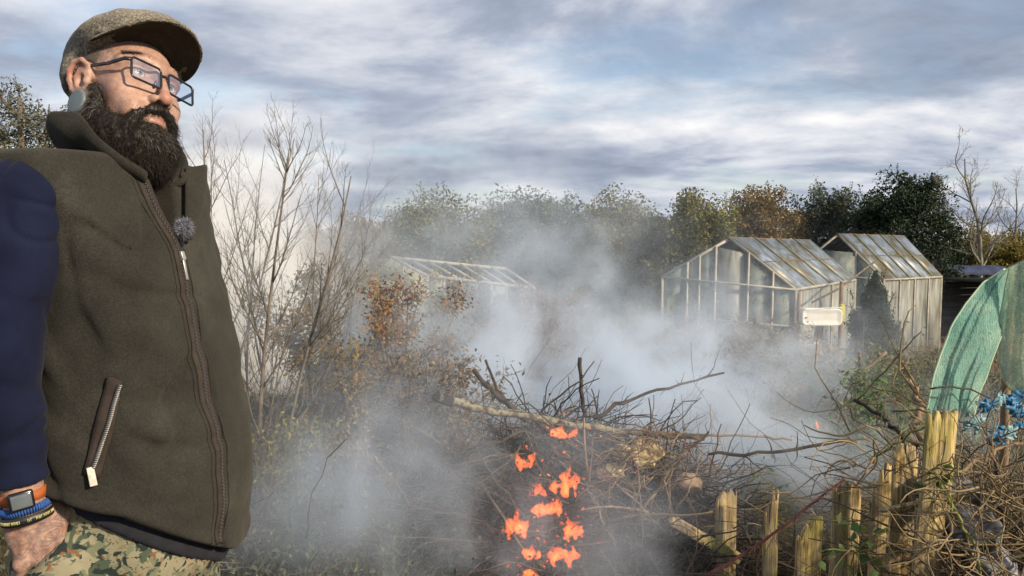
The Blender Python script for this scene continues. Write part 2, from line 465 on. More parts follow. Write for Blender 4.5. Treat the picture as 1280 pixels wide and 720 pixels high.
def head_local(q):
    x, y, z = q; ax = np.abs(x); m = (ax, y, z)
    d = ell(m, (0, -0.012, 0.046), (0.078, 0.100, 0.088))
    d = smin(d, ell(m, (0, 0.042, -0.012), (0.066, 0.056, 0.088)), 0.03)
    d = smin(d, ell(m, (0, 0.036, -0.082), (0.054, 0.052, 0.040)), 0.03)
    d = smin(d, ell(m, (0.046, 0.062, -0.024), (0.022, 0.022, 0.020)), 0.025)          # cheek
    d = smin(d, ell(m, (0.030, 0.080, -0.060), (0.024, 0.018, 0.024)), 0.02)
    d = smin(d, chain(m, [(0, 0.0925, 0.037), (0.03, 0.089, 0.041), (0.056, 0.068, 0.035)], [0.011, 0.011, 0.009]), 0.016)   # brow
    d = smax(d, -ell(m, (0.033, 0.103, 0.013), (0.019, 0.018, 0.012)), 0.013)          # eye hollow
    d = smin(d, ell(m, (0.0325, 0.0775, 0.014), (0.0155, 0.0135, 0.0135)), 0.005)      # lids
    d = smax(d, -ell(m, (0.033, 0.093, 0.0122), (0.0128, 0.012, 0.0044)), 0.002)       # slit
    d = smin(d, chain(m, [(0, 0.094, 0.026), (0, 0.107, 0.0), (0, 0.1165, -0.029)], [0.0072, 0.0078, 0.0092]), 0.012)
    d = smin(d, ell(m, (0.0, 0.1165, -0.0355), (0.0112, 0.0112, 0.0105)), 0.008)
    d = smin(d, ell(m, (0.0150, 0.103, -0.036), (0.0072, 0.0115, 0.0085)), 0.006)      # nostril wing
    d = smax(d, -ell(m, (0.0078, 0.110, -0.0445), (0.0046, 0.0070, 0.0065)), 0.003)
    d = smin(d, chain(m, [(0, 0.1005, -0.0660), (0.012, 0.0985, -0.0665), (0.025, 0.089, -0.071)], [0.0052, 0.005, 0.003]), 0.006)
    d = smin(d, chain(m, [(0, 0.099, -0.0765), (0.012, 0.097, -0.0762), (0.024, 0.088, -0.0725)], [0.0068, 0.006, 0.003]), 0.006)
    # ear
    e = ell(m, (0.0805, -0.004, 0.004), (0.009, 0.022, 0.034))
    rim = [(0.076, 0.012, 0.012), (0.084, 0.013, 0.028), (0.090, 0.004, 0.038), (0.094, -0.012, 0.036), (0.095, -0.022, 0.022), (0.092, -0.025, 0.004), (0.087, -0.021, -0.014), (0.083, -0.012, -0.026)]
    e = smin(e, chain(m, rim, [0.004, 0.0044, 0.0048, 0.005, 0.0048, 0.0045, 0.0045, 0.0045], 0.003), 0.006)
    e = smin(e, chain(m, [(0.085, -0.008, 0.026), (0.088, -0.013, 0.008), (0.086, -0.010, -0.010)], [0.003, 0.004, 0.0035], 0.003), 0.004)
    e = smax(e, -ell(m, (0.090, 0.001, -0.002), (0.010, 0.0085, 0.014)), 0.004)
    e = smin(e, ell(m, (0.084, 0.012, -0.004), (0.005, 0.005, 0.007)), 0.004)          # tragus
    d = smin(d, e, 0.006)
    # stretched lobe round the plug
    ly, lz = y + 0.006, z + 0.041
    rr = np.sqrt(ly ** 2 + lz ** 2)
    d = smin(d, np.sqrt((rr - 0.0255) ** 2 + (ax - 0.081) ** 2) - 0.0034, 0.004)
    return d
NECKB = W(0.004, 0.0, 1.54)
def head_f(p):
    q = toh(p)
    d = head_local(q)
    n = cone(p, HW(0, -0.028, -0.035), NECKB, 0.060, 0.062)
    return smin(d, n, 0.03)

# hand and forearm
hx = unit(WR - EL)
hout = unit(np.array([0, 0, CAMZ]) - WR); hout = unit(hout - hx * (hout @ hx) + BR * 0.0)
hsd = np.cross(hx, hout)                        # towards his front
if hsd @ BF < 0: hsd = -hsd
HD = unit(hx * 0.98 + hsd * 0.12 - hout * 0.18)
HS = unit(hsd - HD * (hsd @ HD)); HO = unit(np.cross(HS, HD)); HO = HO if HO @ hout > 0 else -HO
def HP(l, s, o): return WR + HD * l + HS * s + HO * o
fing = []
for s0, ln, sp in ((-0.032, 0.072, -0.006), (-0.011, 0.088, -0.002), (0.011, 0.094, 0.003), (0.033, 0.084, 0.008)):
    fing.append([HP(0.075, s0 * 0.8, 0.002), HP(0.100, s0 * 1.05, 0.006), HP(0.100 + ln * 0.45, s0 * 1.1 + sp, -0.002), HP(0.100 + ln * 0.78, s0 * 1.1 + sp * 1.3, -0.016), HP(0.100 + ln, s0 * 1.1 + sp * 1.4, -0.030)])
thumb = [HP(0.020, 0.022, -0.008), HP(0.052, 0.046, -0.014), HP(0.084, 0.060, -0.020), HP(0.112, 0.066, -0.028)]
def hand_f(p):
    l = sum((p[i] - WR[i]) * HD[i] for i in range(3)); s = sum((p[i] - WR[i]) * HS[i] for i in range(3)); o = sum((p[i] - WR[i]) * HO[i] for i in range(3))
    d = cone(p, EL, WR, 0.046, 0.029)
    d = smin(d, ell((l, s, o), (0.058, 0.0, -0.003), (0.062, 0.043, 0.021)), 0.02)
    for c in fing:
        d = smin(d, chain(p, c, [0.0085, 0.0108, 0.0095, 0.0086, 0.0074], 0.003), 0.007)
        k = c[1]
        d = smin(d, np.sqrt(sum((p[i] - k[i]) ** 2 for i in range(3))) - 0.0118, 0.006)
    d = smin(d, chain(p, thumb, [0.016, 0.0135, 0.0115, 0.009], 0.005), 0.010)
    for s0 in (-0.024, -0.008, 0.009, 0.025):   # tendons
        d = smin(d, cone(p, HP(0.025, s0 * 0.5, 0.0155), HP(0.094, s0 * 1.2, 0.0125), 0.003, 0.0038), 0.008)
    return d

# legs
HIP = [W(0.03, 0.10, 0.90), W(0.03, -0.10, 0.90)]
KNEE = [W(0.06, 0.125, 0.50), W(0.05, -0.12, 0.50)]
ANK = [W(0.0, 0.14, 0.10), W(0.0, -0.14, 0.10)]
def pants(p):
    f, r, u = tob(p)
    d = torso(p, -0.012)
    d = smax(d, u - 1.0, 0.01)
    d = smax(d, 0.80 - u, 0.05)
    d = smin(d, ell((f, r, u), (0.045, 0, 0.87), (0.165, 0.195, 0.13)), 0.03)
    for i in (0, 1):
        d = smin(d, chain(p, [HIP[i], KNEE[i], ANK[i]], [0.112, 0.080, 0.066], 0.05), 0.03)
    k = HP(0.135, 0.004, -0.004); k2 = HP(0.195, 0.01, -0.020)
    bulge = cone(p, k, k2, 0.050, 0.042)
    d = smin(d, bulge, 0.045)
    d = d + 0.009 * (0.5 - np.abs(vnoise(u * 14 + f * 6, r * 5, f * 5 + 9))) + 0.004 * vnoise(f * 16, r * 16, u * 16)
    # the pocket mouth: the hand's own space is cut out above the lip
    l = sum((p[i] - WR[i]) * HD[i] for i in range(3)); s = sum((p[i] - WR[i]) * HS[i] for i in range(3))
    lip = 0.098 - 0.55 * s
    cut = np.maximum(cone(p, HP(-0.01, 0, 0.01), HP(0.16, 0, 0.012), 0.052, 0.046), l - lip)
    return smax(d, -cut, 0.006)

person = thing('person', 'bearded man in flat cap, glasses and olive fleece vest, hand in his camouflage trouser pocket', 'person', B0)

# --- skin
mskin, t, b = newmat('skin')
n = noise(t, 130, 6, 0.75); n2 = noise(t, 26, 5, 0.65)
r = ramp(t, [(0.30, (0.27, 0.145, 0.110)), (0.50, (0.34, 0.215, 0.170)), (0.70, (0.42, 0.295, 0.245))]); t.links.new(n2.outputs['Fac'], r.inputs[0])
r3 = ramp(t, [(0.30, (0.70, 0.60, 0.56)), (0.50, (0.97, 0.95, 0.94)), (0.68, (1.12, 1.10, 1.08))]); t.links.new(n.outputs['Fac'], r3.inputs[0])
mx = N(t, 'ShaderNodeMixRGB', blend_type='MULTIPLY'); mx.inputs[0].default_value = 1; t.links.new(r.outputs[0], mx.inputs[1]); t.links.new(r3.outputs[0], mx.inputs[2])
def spot(t, prev, c, rad_, col, soft=0.4, amt=1.0):
    g = N(t, 'ShaderNodeNewGeometry'); s = N(t, 'ShaderNodeVectorMath', operation='DISTANCE'); t.links.new(g.outputs['Position'], s.inputs[0]); s.inputs[1].default_value = tuple(c)
    m = N(t, 'ShaderNodeMapRange'); m.inputs['From Min'].default_value = rad_ * (1 - soft); m.inputs['From Max'].default_value = rad_; m.inputs['To Min'].default_value = amt; m.inputs['To Max'].default_value = 0
    t.links.new(s.outputs['Value'], m.inputs['Value'])
    x = N(t, 'ShaderNodeMixRGB'); t.links.new(m.outputs[0], x.inputs[0]); t.links.new(prev, x.inputs[1]); x.inputs[2].default_value = (*col, 1)
    return x.outputs[0]
c = mx.outputs[0]
c = spot(t, c, HW(0, 0.128, -0.032), 0.028, (0.34, 0.135, 0.10), 0.9, 0.6)        # ruddy nose and ears
c = spot(t, c, HW(0.090, -0.018, 0.02), 0.035, (0.34, 0.14, 0.11), 0.8, 0.6)
c = spot(t, c, HW(0.045, 0.085, -0.026), 0.026, (0.35, 0.18, 0.135), 0.9, 0.5)
c = spot(t, c, HW(0, 0.100, -0.071), 0.020, (0.29, 0.125, 0.105), 0.7, 0.8)
mskin_col = c
TATF = []
c = mskin_col
# tattoo lines on the back of the hand and at the temple
g = N(t, 'ShaderNodeNewGeometry')
wv = N(t, 'ShaderNodeTexNoise'); wv.inputs['Scale'].default_value = 38; wv.inputs['Detail'].default_value = 1.0; wv.inputs['Distortion'].default_value = 1.6
t.links.new(g.outputs['Position'], wv.inputs['Vector'])
lr = ramp(t, [(0.40, (0, 0, 0)), (0.44, (1, 1, 1)), (0.475, (0.1, 0.1, 0.1)), (0.50, (0.95, 0.95, 0.95)), (0.535, (0.15, 0.15, 0.15)), (0.57, (0.7, 0.7, 0.7)), (0.60, (0, 0, 0))]); t.links.new(wv.outputs['Fac'], lr.inputs[0])
def tattoo(prev, cpos, r_):
    s = N(t, 'ShaderNodeVectorMath', operation='DISTANCE'); t.links.new(g.outputs['Position'], s.inputs[0]); s.inputs[1].default_value = tuple(cpos)
    m = N(t, 'ShaderNodeMapRange'); m.inputs['From Min'].default_value = r_ * 0.85; m.inputs['From Max'].default_value = r_; m.inputs['To Min'].default_value = 0.72; m.inputs['To Max'].default_value = 0
    t.links.new(s.outputs['Value'], m.inputs['Value'])
    q = N(t, 'ShaderNodeMath', operation='MULTIPLY'); t.links.new(m.outputs[0], q.inputs[0]); t.links.new(lr.outputs[0], q.inputs[1])
    x = N(t, 'ShaderNodeMixRGB'); t.links.new(q.outputs[0], x.inputs[0]); t.links.new(prev, x.inputs[1]); x.inputs[2].default_value = (0.075, 0.08, 0.11, 1)
    return x.outputs[0]
c = tattoo(c, HP(0.065, 0, 0.0), 0.085)
c = tattoo(c, HW(0.074, 0.032, 0.048), 0.024)
for q in ((0.061, 0.064, -0.012), (0.058, 0.069, -0.014)):
    c = spot(t, c, HW(*q), 0.0048, (0.10, 0.09, 0.10), 0.5, 0.8)
t.links.new(c, b.inputs['Base Color'])
b.inputs['Roughness'].default_value = 0.48; b.inputs['Specular IOR Level'].default_value = 0.35
b.inputs['Subsurface Weight'].default_value = 0.12; b.inputs['Subsurface Radius'].default_value = (0.01, 0.004, 0.002); b.inputs['Subsurface Scale'].default_value = 0.6
n4 = noise(t, 420, 3, 0.6); bump(t, b, n4.outputs['Fac'], 0.45, 0.0012)

g = Geo()
V, Q = nets(head_f, HC - [0.15, 0.17, 0.19], HC + [0.16, 0.16, 0.16], 0.0021, 1); g.add(V, Q)
lo = np.minimum(EL, WR) - 0.07; lo[2] = WR[2] - 0.23; hi = np.maximum(EL, WR) + 0.09; hi[2] = WR[2] + 0.09
V, Q = nets(hand_f, lo, hi, 0.0024, 1); g.add(V, Q)
def under(p):
    d = smax(smax(torso(p, -0.03), 0.84 - p[2], 0.03), p[2] - 1.565, 0.02)
    for i in (0, 1): d = smin(d, chain(p, [HIP[i], KNEE[i], ANK[i]], [0.095, 0.062, 0.048], 0.03), 0.02)
    d = smin(d, chain(p, [SH - BR * 0.03 - [0, 0, 0.02], EL, WR], [0.036, 0.032, 0.027]), 0.02)
    HEND = WR2 + np.array([0.02, -0.01, -0.085])
    d = smin(d, chain(p, [SH2, EL2, WR2, HEND], [0.036, 0.032, 0.026, 0.032]), 0.02)
    for k, s0 in enumerate((-0.025, -0.008, 0.009, 0.026)):
        d = smin(d, chain(p, [HEND + BF * s0, HEND + BF * (s0 * 1.1 + 0.01) + np.array([0, 0, -0.05 - 0.006 * (k % 3)]), HEND + BF * (s0 + 0.0) - BR * -0.02 + np.array([0, 0, -0.085])], [0.0105, 0.0095, 0.008]), 0.004)
    d = smin(d, chain(p, [WR2 + BF * 0.02, WR2 + BF * 0.055 + np.array([0, 0, -0.05]), WR2 + BF * 0.06 + np.array([0, 0, -0.09])], [0.014, 0.012, 0.009]), 0.006)
    return d
V, Q = nets(under, B0 + [-0.42, -0.40, 0.03], B0 + [0.48, 0.42, 1.66], 0.0085, 0); g.add(V, Q)
body = g.build('body', mskin, person, smooth=True)

# --- eyes
meye, t, b = newmat('eye_white'); b.inputs['Base Color'].default_value = (0.62, 0.58, 0.55, 1); b.inputs['Roughness'].default_value = 0.12
miris = mat_noise('iris', [(0.3, (0.09, 0.12, 0.12)), (0.7, (0.22, 0.28, 0.27))], 900, 0.1)
mpup = mat_plain('pupil', (0.006, 0.006, 0.007), 0.06)
for sx in (1, -1):
    c0 = np.array([sx * 0.0325, 0.0770, 0.0138]); gd = unit([0.10, 1.0, 0.02]); ga = unit(np.cross(gd, [0, 0, 1.0])); gb = np.cross(ga, gd)
    th = np.concatenate([[0.001, 0.10, 0.21, 0.23, 0.38, 0.50, 0.52], np.linspace(0.6, 3.13, 14)]); ph = np.linspace(0, 2 * np.pi, 28, endpoint=False)
    TT, PP = np.meshgrid(th, ph, indexing='ij')
    L = c0 + 0.0124 * (np.cos(TT)[..., None] * gd + np.sin(TT)[..., None] * (np.cos(PP)[..., None] * ga + np.sin(PP)[..., None] * gb))
    g = Geo(); g.grid(hpts(L.reshape(-1, 3)).reshape(L.shape), close=True)
    o = g.build('eye', meye, person, smooth=True)
    o.data.materials.append(miris); o.data.materials.append(mpup)
    for i, pl in enumerate(o.data.polygons):
        k = i // 28
        pl.material_index = 2 if k < 2 else (1 if k < 5 else 0)

# --- eyebrows, shaved hair, beard
mhair = mat_island('hair', [(0.009, 0.008, 0.0075), (0.016, 0.013, 0.011), (0.030, 0.025, 0.021), (0.012, 0.010, 0.009), (0.055, 0.047, 0.041)], 0.5, spec=0.3)
mgrey = mat_island('grey_hair', [(0.05, 0.045, 0.04), (0.16, 0.15, 0.14), (0.09, 0.08, 0.072), (0.24, 0.23, 0.22)], 0.55)
def strands(roots, dirs, length, width, curl, droop, seed=1, k=5):
    rg = np.random.default_rng(seed); n = len(roots)
    length = np.broadcast_to(length, (n,)); pts = [roots]; d = unit(dirs + rg.normal(size=(n, 3)) * 0.22)
    for i in range(k - 1):
        d = unit(d + rg.normal(size=(n, 3)) * curl + np.array(droop) * 0.25)
        pts.append(pts[-1] + d * (length / (k - 1))[:, None])
    pr = np.stack(pts, 1)
    w = np.linspace(1, 0.25, k)[None] * width * rg.uniform(0.7, 1.3, (n, 1))
    return pr, w
def beard_local(q):
    x, y, z = q; ax = np.abs(x); m = (ax, y, z)
    d = ell(m, (0, 0.042, -0.106), (0.071, 0.058, 0.046))
    d = smin(d, ell(m, (0, 0.056, -0.122), (0.055, 0.047, 0.034)), 0.04)
    d = smin(d, chain(m, [(0.071, 0.022, -0.012), (0.071, 0.026, -0.050), (0.062, 0.040, -0.092)], [0.0075, 0.014, 0.024]), 0.02)
    d = smin(d, chain(m, [(0.004, 0.108, -0.0545), (0.022, 0.099, -0.060), (0.040, 0.082, -0.080), (0.048, 0.066, -0.100)], [0.0072, 0.0085, 0.012, 0.018]), 0.008)
    d = smax(d, -ell(m, (0, 0.108, -0.0740), (0.019, 0.017, 0.0050)), 0.005)       # mouth
    d = smin(d, ell(m, (0, 0.090, -0.098), (0.026, 0.016, 0.014)), 0.01)
    d = d + 0.0045 * vnoise(x * 110 + 5, y * 110, z * 60) + 0.003 * vnoise(x * 260, y * 260, z * 150)
    return d
V, Q = nets(lambda p: beard_local(toh(p)), HC - [0.13, 0.15, 0.23], HC + [0.15, 0.14, 0.05], 0.0026, 0)
g = Geo(); g.add(V, Q)
Nn = vnormals(V, Q)
rg = np.random.default_rng(11)
sel = rg.choice(len(V), min(len(V), 15000), replace=False)
q = np.stack(toh(tuple(V[sel].T)), 1)
down = -HM[2] + np.array([0, 0, -0.6])
lone = rg.uniform(0.6, 1.25, len(sel)) * np.where(rg.random(len(sel)) < 0.06, 1.7, 1.0)
pr, w = strands(V[sel], Nn[sel] * 0.75 + unit(down) * 0.75 + HM[1] * 0.15, np.clip(0.008 + 0.10 * np.clip(-q[:, 2] - 0.05, 0, 0.12), 0.006, 0.020) * lone, 0.00034, 0.30, -HM[2] * 0.5)
g.tubes(pr, w, 3, cap=False)
beard = g.build('beard', mhair, person)
gsel = [i for i in range(len(V)) if 0.0 < 1]
qa = np.stack(toh(tuple(V.T)), 1)
cand = np.where(((np.abs(qa[:, 0]) > 0.055) & (qa[:, 2] > -0.075)) | ((qa[:, 2] < -0.17)) | ((np.abs(qa[:, 0]) < 0.03) & (qa[:, 2] < -0.085) & (qa[:, 2] > -0.13)))[0]
cand = rg.choice(cand, min(1500, len(cand)), replace=False)
pr, w = strands(V[cand], Nn[cand] * 0.6 + unit(down) * 0.8, rg.uniform(0.008, 0.018, len(cand)), 0.0004, 0.25, -HM[2] * 0.5, 5)
g = Geo(); g.tubes(pr, w, 3, cap=False); g.build('grey_beard_hair', mgrey, beard)
# eyebrows
for sx in (1, -1):
    n = 620; s = rg.random(n)
    bx = 0.014 + 0.043 * s; by = 0.1005 - 0.026 * s ** 2 - 0.004; bz = 0.0375 + 0.0075 * np.sin(s * 2.4) + rg.normal(size=n) * 0.0018
    rts = hpts(np.stack([sx * bx, by, bz], 1))
    # push the roots on the skin
    pr, w = strands(rts, np.broadcast_to(HM[0] * sx * 0.9 + HM[2] * 0.35 + HM[1] * 0.25, (n, 3)), rg.uniform(0.007, 0.012, n), 0.00042, 0.15, -HM[2] * 0.1, 21 + sx, 4)
    g = Geo(); g.tubes(pr, w, 3, cap=False); g.build('eyebrow', mhair, person)
# short hair above and behind the ear
def hair_f(p):
    q = toh(p); x, y, z = q; m = (np.abs(x), y, z)
    d = ell(m, (0, -0.012, 0.046), (0.0800, 0.102, 0.090))
    d = smin(d, cone(m, (0, -0.05, 0.0), (0, -0.055, -0.06), 0.058, 0.052), 0.03)
    d = smax(d, (y - 0.030) + 0.35 * np.clip(0.05 - z, 0, 1), 0.004)
    d = smax(d, -ell(m, (0.082, -0.002, -0.004), (0.03, 0.028, 0.046)), 0.004)
    return smax(d, -0.085 - z, 0.004)
mstub = mat_noise('shaved_hair', [(0.35, (0.045, 0.036, 0.031)), (0.6, (0.12, 0.095, 0.08))], 500, 0.8, 900, 0.5, 0.001)
sdf_obj('hair', hair_f, HC - [0.14, 0.15, 0.13], HC + [0.12, 0.12, 0.16], 0.003, mstub, person)

# --- ear plugs
mplug = mat_plain('plug_grey', (0.13, 0.165, 0.18), 0.45, 0, 0.4)
for sx in (1, -1):
    g = Geo()
    prof = [(0.0, 0.0075), (0.019, 0.0075), (0.0225, 0.0068), (0.0240, 0.0045), (0.0240, -0.0045), (0.0225, -0.0068), (0.0, -0.0072)]
    an = np.linspace(0, 2 * np.pi, 40, endpoint=False)
    A = np.array([[[sx * (0.082 + o), -0.006 + r_ * math.cos(a), -0.041 + r_ * math.sin(a)] for a in an] for r_, o in prof])
    g.grid(hpts(A.reshape(-1, 3)).reshape(A.shape), close=True)
    g.build('ear_plug', mplug, person, smooth=False, bevel=0)

# --- clothes
mvest, t, b = newmat('olive_fleece')
n = noise(t, 7, 4, 0.6); r = ramp(t, [(0.3, (0.0185, 0.0182, 0.0168)), (0.55, (0.0285, 0.0278, 0.0255)), (0.75, (0.046, 0.0447, 0.041))]); t.links.new(n.outputs['Fac'], r.inputs[0])
n3 = noise(t, 260, 3, 0.7); r3 = ramp(t, [(0.3, (0.72, 0.72, 0.72)), (0.72, (1.35, 1.35, 1.3))]); t.links.new(n3.outputs['Fac'], r3.inputs[0])
mx = N(t, 'ShaderNodeMixRGB', blend_type='MULTIPLY'); mx.inputs[0].default_value = 1; t.links.new(r.outputs[0], mx.inputs[1]); t.links.new(r3.outputs[0], mx.inputs[2])
t.links.new(mx.outputs[0], b.inputs['Base Color'])
b.inputs['Roughness'].default_value = 1; b.inputs['Specular IOR Level'].default_value = 0.1; b.inputs['Sheen Weight'].default_value = 0.12; b.inputs['Sheen Roughness'].default_value = 0.5
b.inputs['Sheen Tint'].default_value = (0.5, 0.48, 0.4, 1)
n5 = noise(t, 330, 4, 0.7); bump(t, b, n5.outputs['Fac'], 0.8, 0.003)
vest_o = sdf_obj('fleece_vest', vest, B0 + [-0.26, -0.36, 0.78], B0 + [0.42, 0.33, 1.64], 0.0052, mvest, person, 1)
mdark = mat_noise('dark_shirt', [(0.3, (0.010, 0.011, 0.017)), (0.7, (0.020, 0.021, 0.030))], 30, 0.95, 300, 0.4, 0.002)
sdf_obj('shirt', shirt, B0 + [-0.26, -0.36, 0.74], B0 + [0.40, 0.33, 1.64], 0.0075, mdark, person, 1)

# collar: a stand-up strip round the neck, open at the front
def collar_pts(t_, v):
    """t_ in -1..1 runs from his left lapel tip round the back to the right one, v from foot to top edge"""
    a = t_ * rad(158)
    back = math.cos(a)                                 # 1 at the nape, -1 at the throat
    rx = 0.089 + 0.010 * v + 0.004 * math.sin(9 * t_) + (0.018 * v * max(0, -back))
    ry = 0.084 + 0.012 * v
    f = -ry * back + 0.006; r_ = rx * math.sin(a)
    foot = 1.612 - 0.078 * max(0, -back) ** 2.0
    h = 0.064 - 0.046 * max(0, -back - 0.05) + 0.006 * math.sin(5 * t_ + 1)
    out = 0.012 * math.sin(v * 3.14) + 0.022 * v * max(0, -back - 0.3)
    n_ = np.array([-back, math.sin(a)])
    return W(f + 0.038 + n_[0] * out, r_ + n_[1] * out, foot + h * v)
A = np.array([[collar_pts(t_, v) for t_ in np.linspace(-1, 1, 72)] for v in np.linspace(0, 1, 12)])
A += 0.0035 * np.array([[[vnoise(np.float32(q[0] * 30), np.float32(q[1] * 30), np.float32(q[2] * 30)) * w for w in (1, 1, 0.6)] for q in row] for row in A]).reshape(A.shape)
g = Geo(); g.grid(A)
g.build('collar', mvest, person, smooth=True, solid=0.013, subsurf=1)
# lapel flaps falling open beside the throat
def lapel(sx):
    rows = []
    for v in np.linspace(0, 1, 10):
        row = []
        for s in np.linspace(0, 1, 14):
            u = 1.590 - 0.140 * s
            inner = 0.008 + 0.055 * (1 - s) ** 1.0
            wdt = 0.052 * math.sin(min(1, (1 - s) * 1.25 + 0.08) * 1.57) * (1 if sx < 0 else 0.75)
            r_ = sx * (inner + wdt * v)
            f0 = np.interp(u, _uu, _f); a_ = np.interp(u, _uu, _a) + 0.030; b_ = np.interp(u, _uu, _b) + 0.02
            k = max(0.0, 1 - abs(r_ / b_) ** 2.35) ** (1 / 2.35)
            f_ = f0 + a_ * k + 0.010 * math.sin(v * 3.0) + (0.016 * v * (1 - s) if sx < 0 else 0)
            row.append(W(f_, r_, u + 0.012 * v * (1 - s)))
        rows.append(row)
    return np.array(rows)
for sx in (-1,):
    g = Geo(); g.grid(lapel(sx)); g.build('lapel', mvest, person, smooth=True, solid=0.010, subsurf=1)

# zip down the front, on the surface of the vest
def front(u, r_, off=0.0):
    """front surface of the vest at height u, side r_"""
    lo_, hi_ = 0.0, 0.45
    for _ in range(30):
        m_ = (lo_ + hi_) / 2; q_ = W(m_, r_, u)
        if float(np.asarray(vest(tuple(np.array([[[c_]]]) for c_ in q_))).ravel()[0]) < 0: lo_ = m_
        else: hi_ = m_
    return W(lo_ + off, r_, u)
mzip = mat_noise('zip_tape', [(0.3, (0.020, 0.016, 0.014)), (0.7, (0.038, 0.030, 0.026))], 60, 0.85, 400, 0.5, 0.002)
mtooth = mat_plain('zip_teeth', (0.035, 0.033, 0.032), 0.35)
def ZR(u): return 0.012 + np.clip(u - 1.43, 0, 1) * 0.24
us = np.linspace(1.560, 0.885, 104)
wob = 0.003 * np.sin(us * 17) + 0.001 * np.sin(us * 51)
line = []
for u, wv_ in zip(us, wob):
    q_ = front(max(u, 0.882), ZR(u) + wv_, 0.0); line.append(q_)
line = np.array(line)
g = Geo()
A = np.stack([np.array([front(max(u, 0.884), ZR(u) + w_ + s, 0.0012 + 0.0016 * (1 - abs(s) / 0.013)) for u, w_ in zip(us, wob)]) for s in (-0.013, -0.008, 0, 0.008, 0.013)], 1)
g.grid(A)
zipo = g.build('zip', mzip, person, smooth=True, solid=0.002)
g = Geo()
for k in range(0, 102):
    for h_ in (0, 0.5):
        q_ = line[k] * (1 - h_) + line[k + 1] * h_
        g.box(q_ + BF * 0.004 + BR * (0.0012 if h_ else -0.0012), (0.0016, 0.0026, 0.0014), np.stack([BF, BR, BU]))
g.build('teeth', mtooth, zipo)
# seam edges of the vest beside the zip
for s in (-0.021, 0.021):
    g = Geo(); g.tubes(np.array([front(max(u, 0.884), ZR(u) + w_ + s, 0.0) for u, w_ in zip(us, wob)]), 0.0022, 6)
    g.build('seam', mvest, zipo, smooth=True)
msil = mat_plain('pull_metal', (0.38, 0.38, 0.37), 0.35, 0.6)
q0 = line[20] + BF * 0.008
g = Geo(); g.beam(q0, q0 + np.array([0.004, 0, -0.016]), 0.009, 0.007, BF); g.beam(q0 + BF * 0.004 + [0, 0, -0.012], q0 + BF * 0.007 + [0.004, 0, -0.052], 0.006, 0.0025, BF)
g.build('zip_pull', msil, zipo, bevel=0.001)
# little teal toggle at the throat
mteal = mat_plain('teal_plastic', (0.01, 0.19, 0.21), 0.35)
ct = front(1.528, -0.03, 0.0)
tt = march(190, 231, shirt) 
ct = tt if tt is not None else ct
cdir = unit(np.array([0, 0, CAMZ]) - ct)
ca = unit(np.cross(cdir, [0, 0, 1.0])); cb = np.cross(ca, cdir)
an = np.linspace(0, 2 * np.pi, 22)
g = Geo(); g.tubes(np.array([ct + cdir * 0.012 + 0.0085 * (math.cos(a) * ca + math.sin(a) * cb) for a in an]), 0.0022, 6, cap=False)
g.build('cord_toggle', mteal, person, smooth=True)

# slanted pocket with its own zip
mwelt = mat_noise('pocket_welt', [(0.3, (0.022, 0.017, 0.015)), (0.7, (0.042, 0.031, 0.027))], 40, 0.9, 350, 0.5, 0.002)
def on_vest(px, py, off):
    q_ = march(px, py, vest)
    return None if q_ is None else q_ + grad(vest, q_, 6e-3) * off
s_ = np.linspace(0, 1, 16)
rows = []
for s in s_:
    xl = 136 + (101 - 136) * s - 1 * math.sin(s * 3.1); yl = 470 + (592 - 470) * s
    row = []
    for wd in np.linspace(0, 1, 5):
        row.append(on_vest(xl + wd * (17 + 5 * math.sin(s * 3.1)) + (6 * s if wd else 4 * s), yl + 6 * wd, 0.003))
    rows.append(row)
g = Geo(); g.grid(np.array(rows)); pk = g.build('pocket', mwelt, person, smooth=True, solid=0.005, bevel=0.001)
pz = np.array([on_vest(150 + (116 - 150) * s + 2 * math.sin(s * 3), 482 + (586 - 482) * s, 0.005) for s in s_])
g = Geo(); g.tubes(pz, 0.0042, 6); g.build('pocket_zip', mtooth, pk, smooth=True)
g = Geo()
for k in range(15):
    for h_ in (0, 0.33, 0.66):
        q_ = pz[k] * (1 - h_) + pz[k + 1] * h_
        g.box(q_ + unit(np.array([0, 0, CAMZ]) - q_) * 0.004, (0.0042, 0.0012, 0.0010), np.stack([BF, unit(np.cross(BF, BU)), BU]))
g.build('pocket_zip_teeth', msil, pk)
mtab = mat_noise('pull_tab', [(0.3, (0.36, 0.33, 0.28)), (0.7, (0.55, 0.52, 0.47))], 120, 0.7)
pa, pb = on_vest(114, 583, 0.008), on_vest(119, 606, 0.012)
g = Geo(); g.beam(pa, pb, 0.011, 0.003, unit(np.array([0, 0, CAMZ]) - pa)); g.build('pull_tab', mtab, pk, bevel=0.001)

# sleeves
mnavy, t, b = newmat('navy_cotton')
n = noise(t, 9, 4, 0.6); r = ramp(t, [(0.3, (0.0050, 0.0068, 0.020)), (0.7, (0.0095, 0.0125, 0.034))]); t.links.new(n.outputs['Fac'], r.inputs[0]); t.links.new(r.outputs[0], b.inputs['Base Color'])
b.inputs['Roughness'].default_value = 0.95; b.inputs['Specular IOR Level'].default_value = 0.08; b.inputs['Sheen Weight'].default_value = 0.03
n3 = noise(t, 300, 3, 0.7); bump(t, b, n3.outputs['Fac'], 0.5, 0.002)
for S_, E_, W_ in ((SH, EL, WR), (SH2, EL2, WR2)):
    lo = np.minimum(np.minimum(S_, E_), W_) - 0.11; hi = np.maximum(np.maximum(S_, E_), W_) + 0.11
    sdf_obj('sleeve', sleeve_f(S_, E_, W_), lo, hi, 0.0045, mnavy, person, 1)

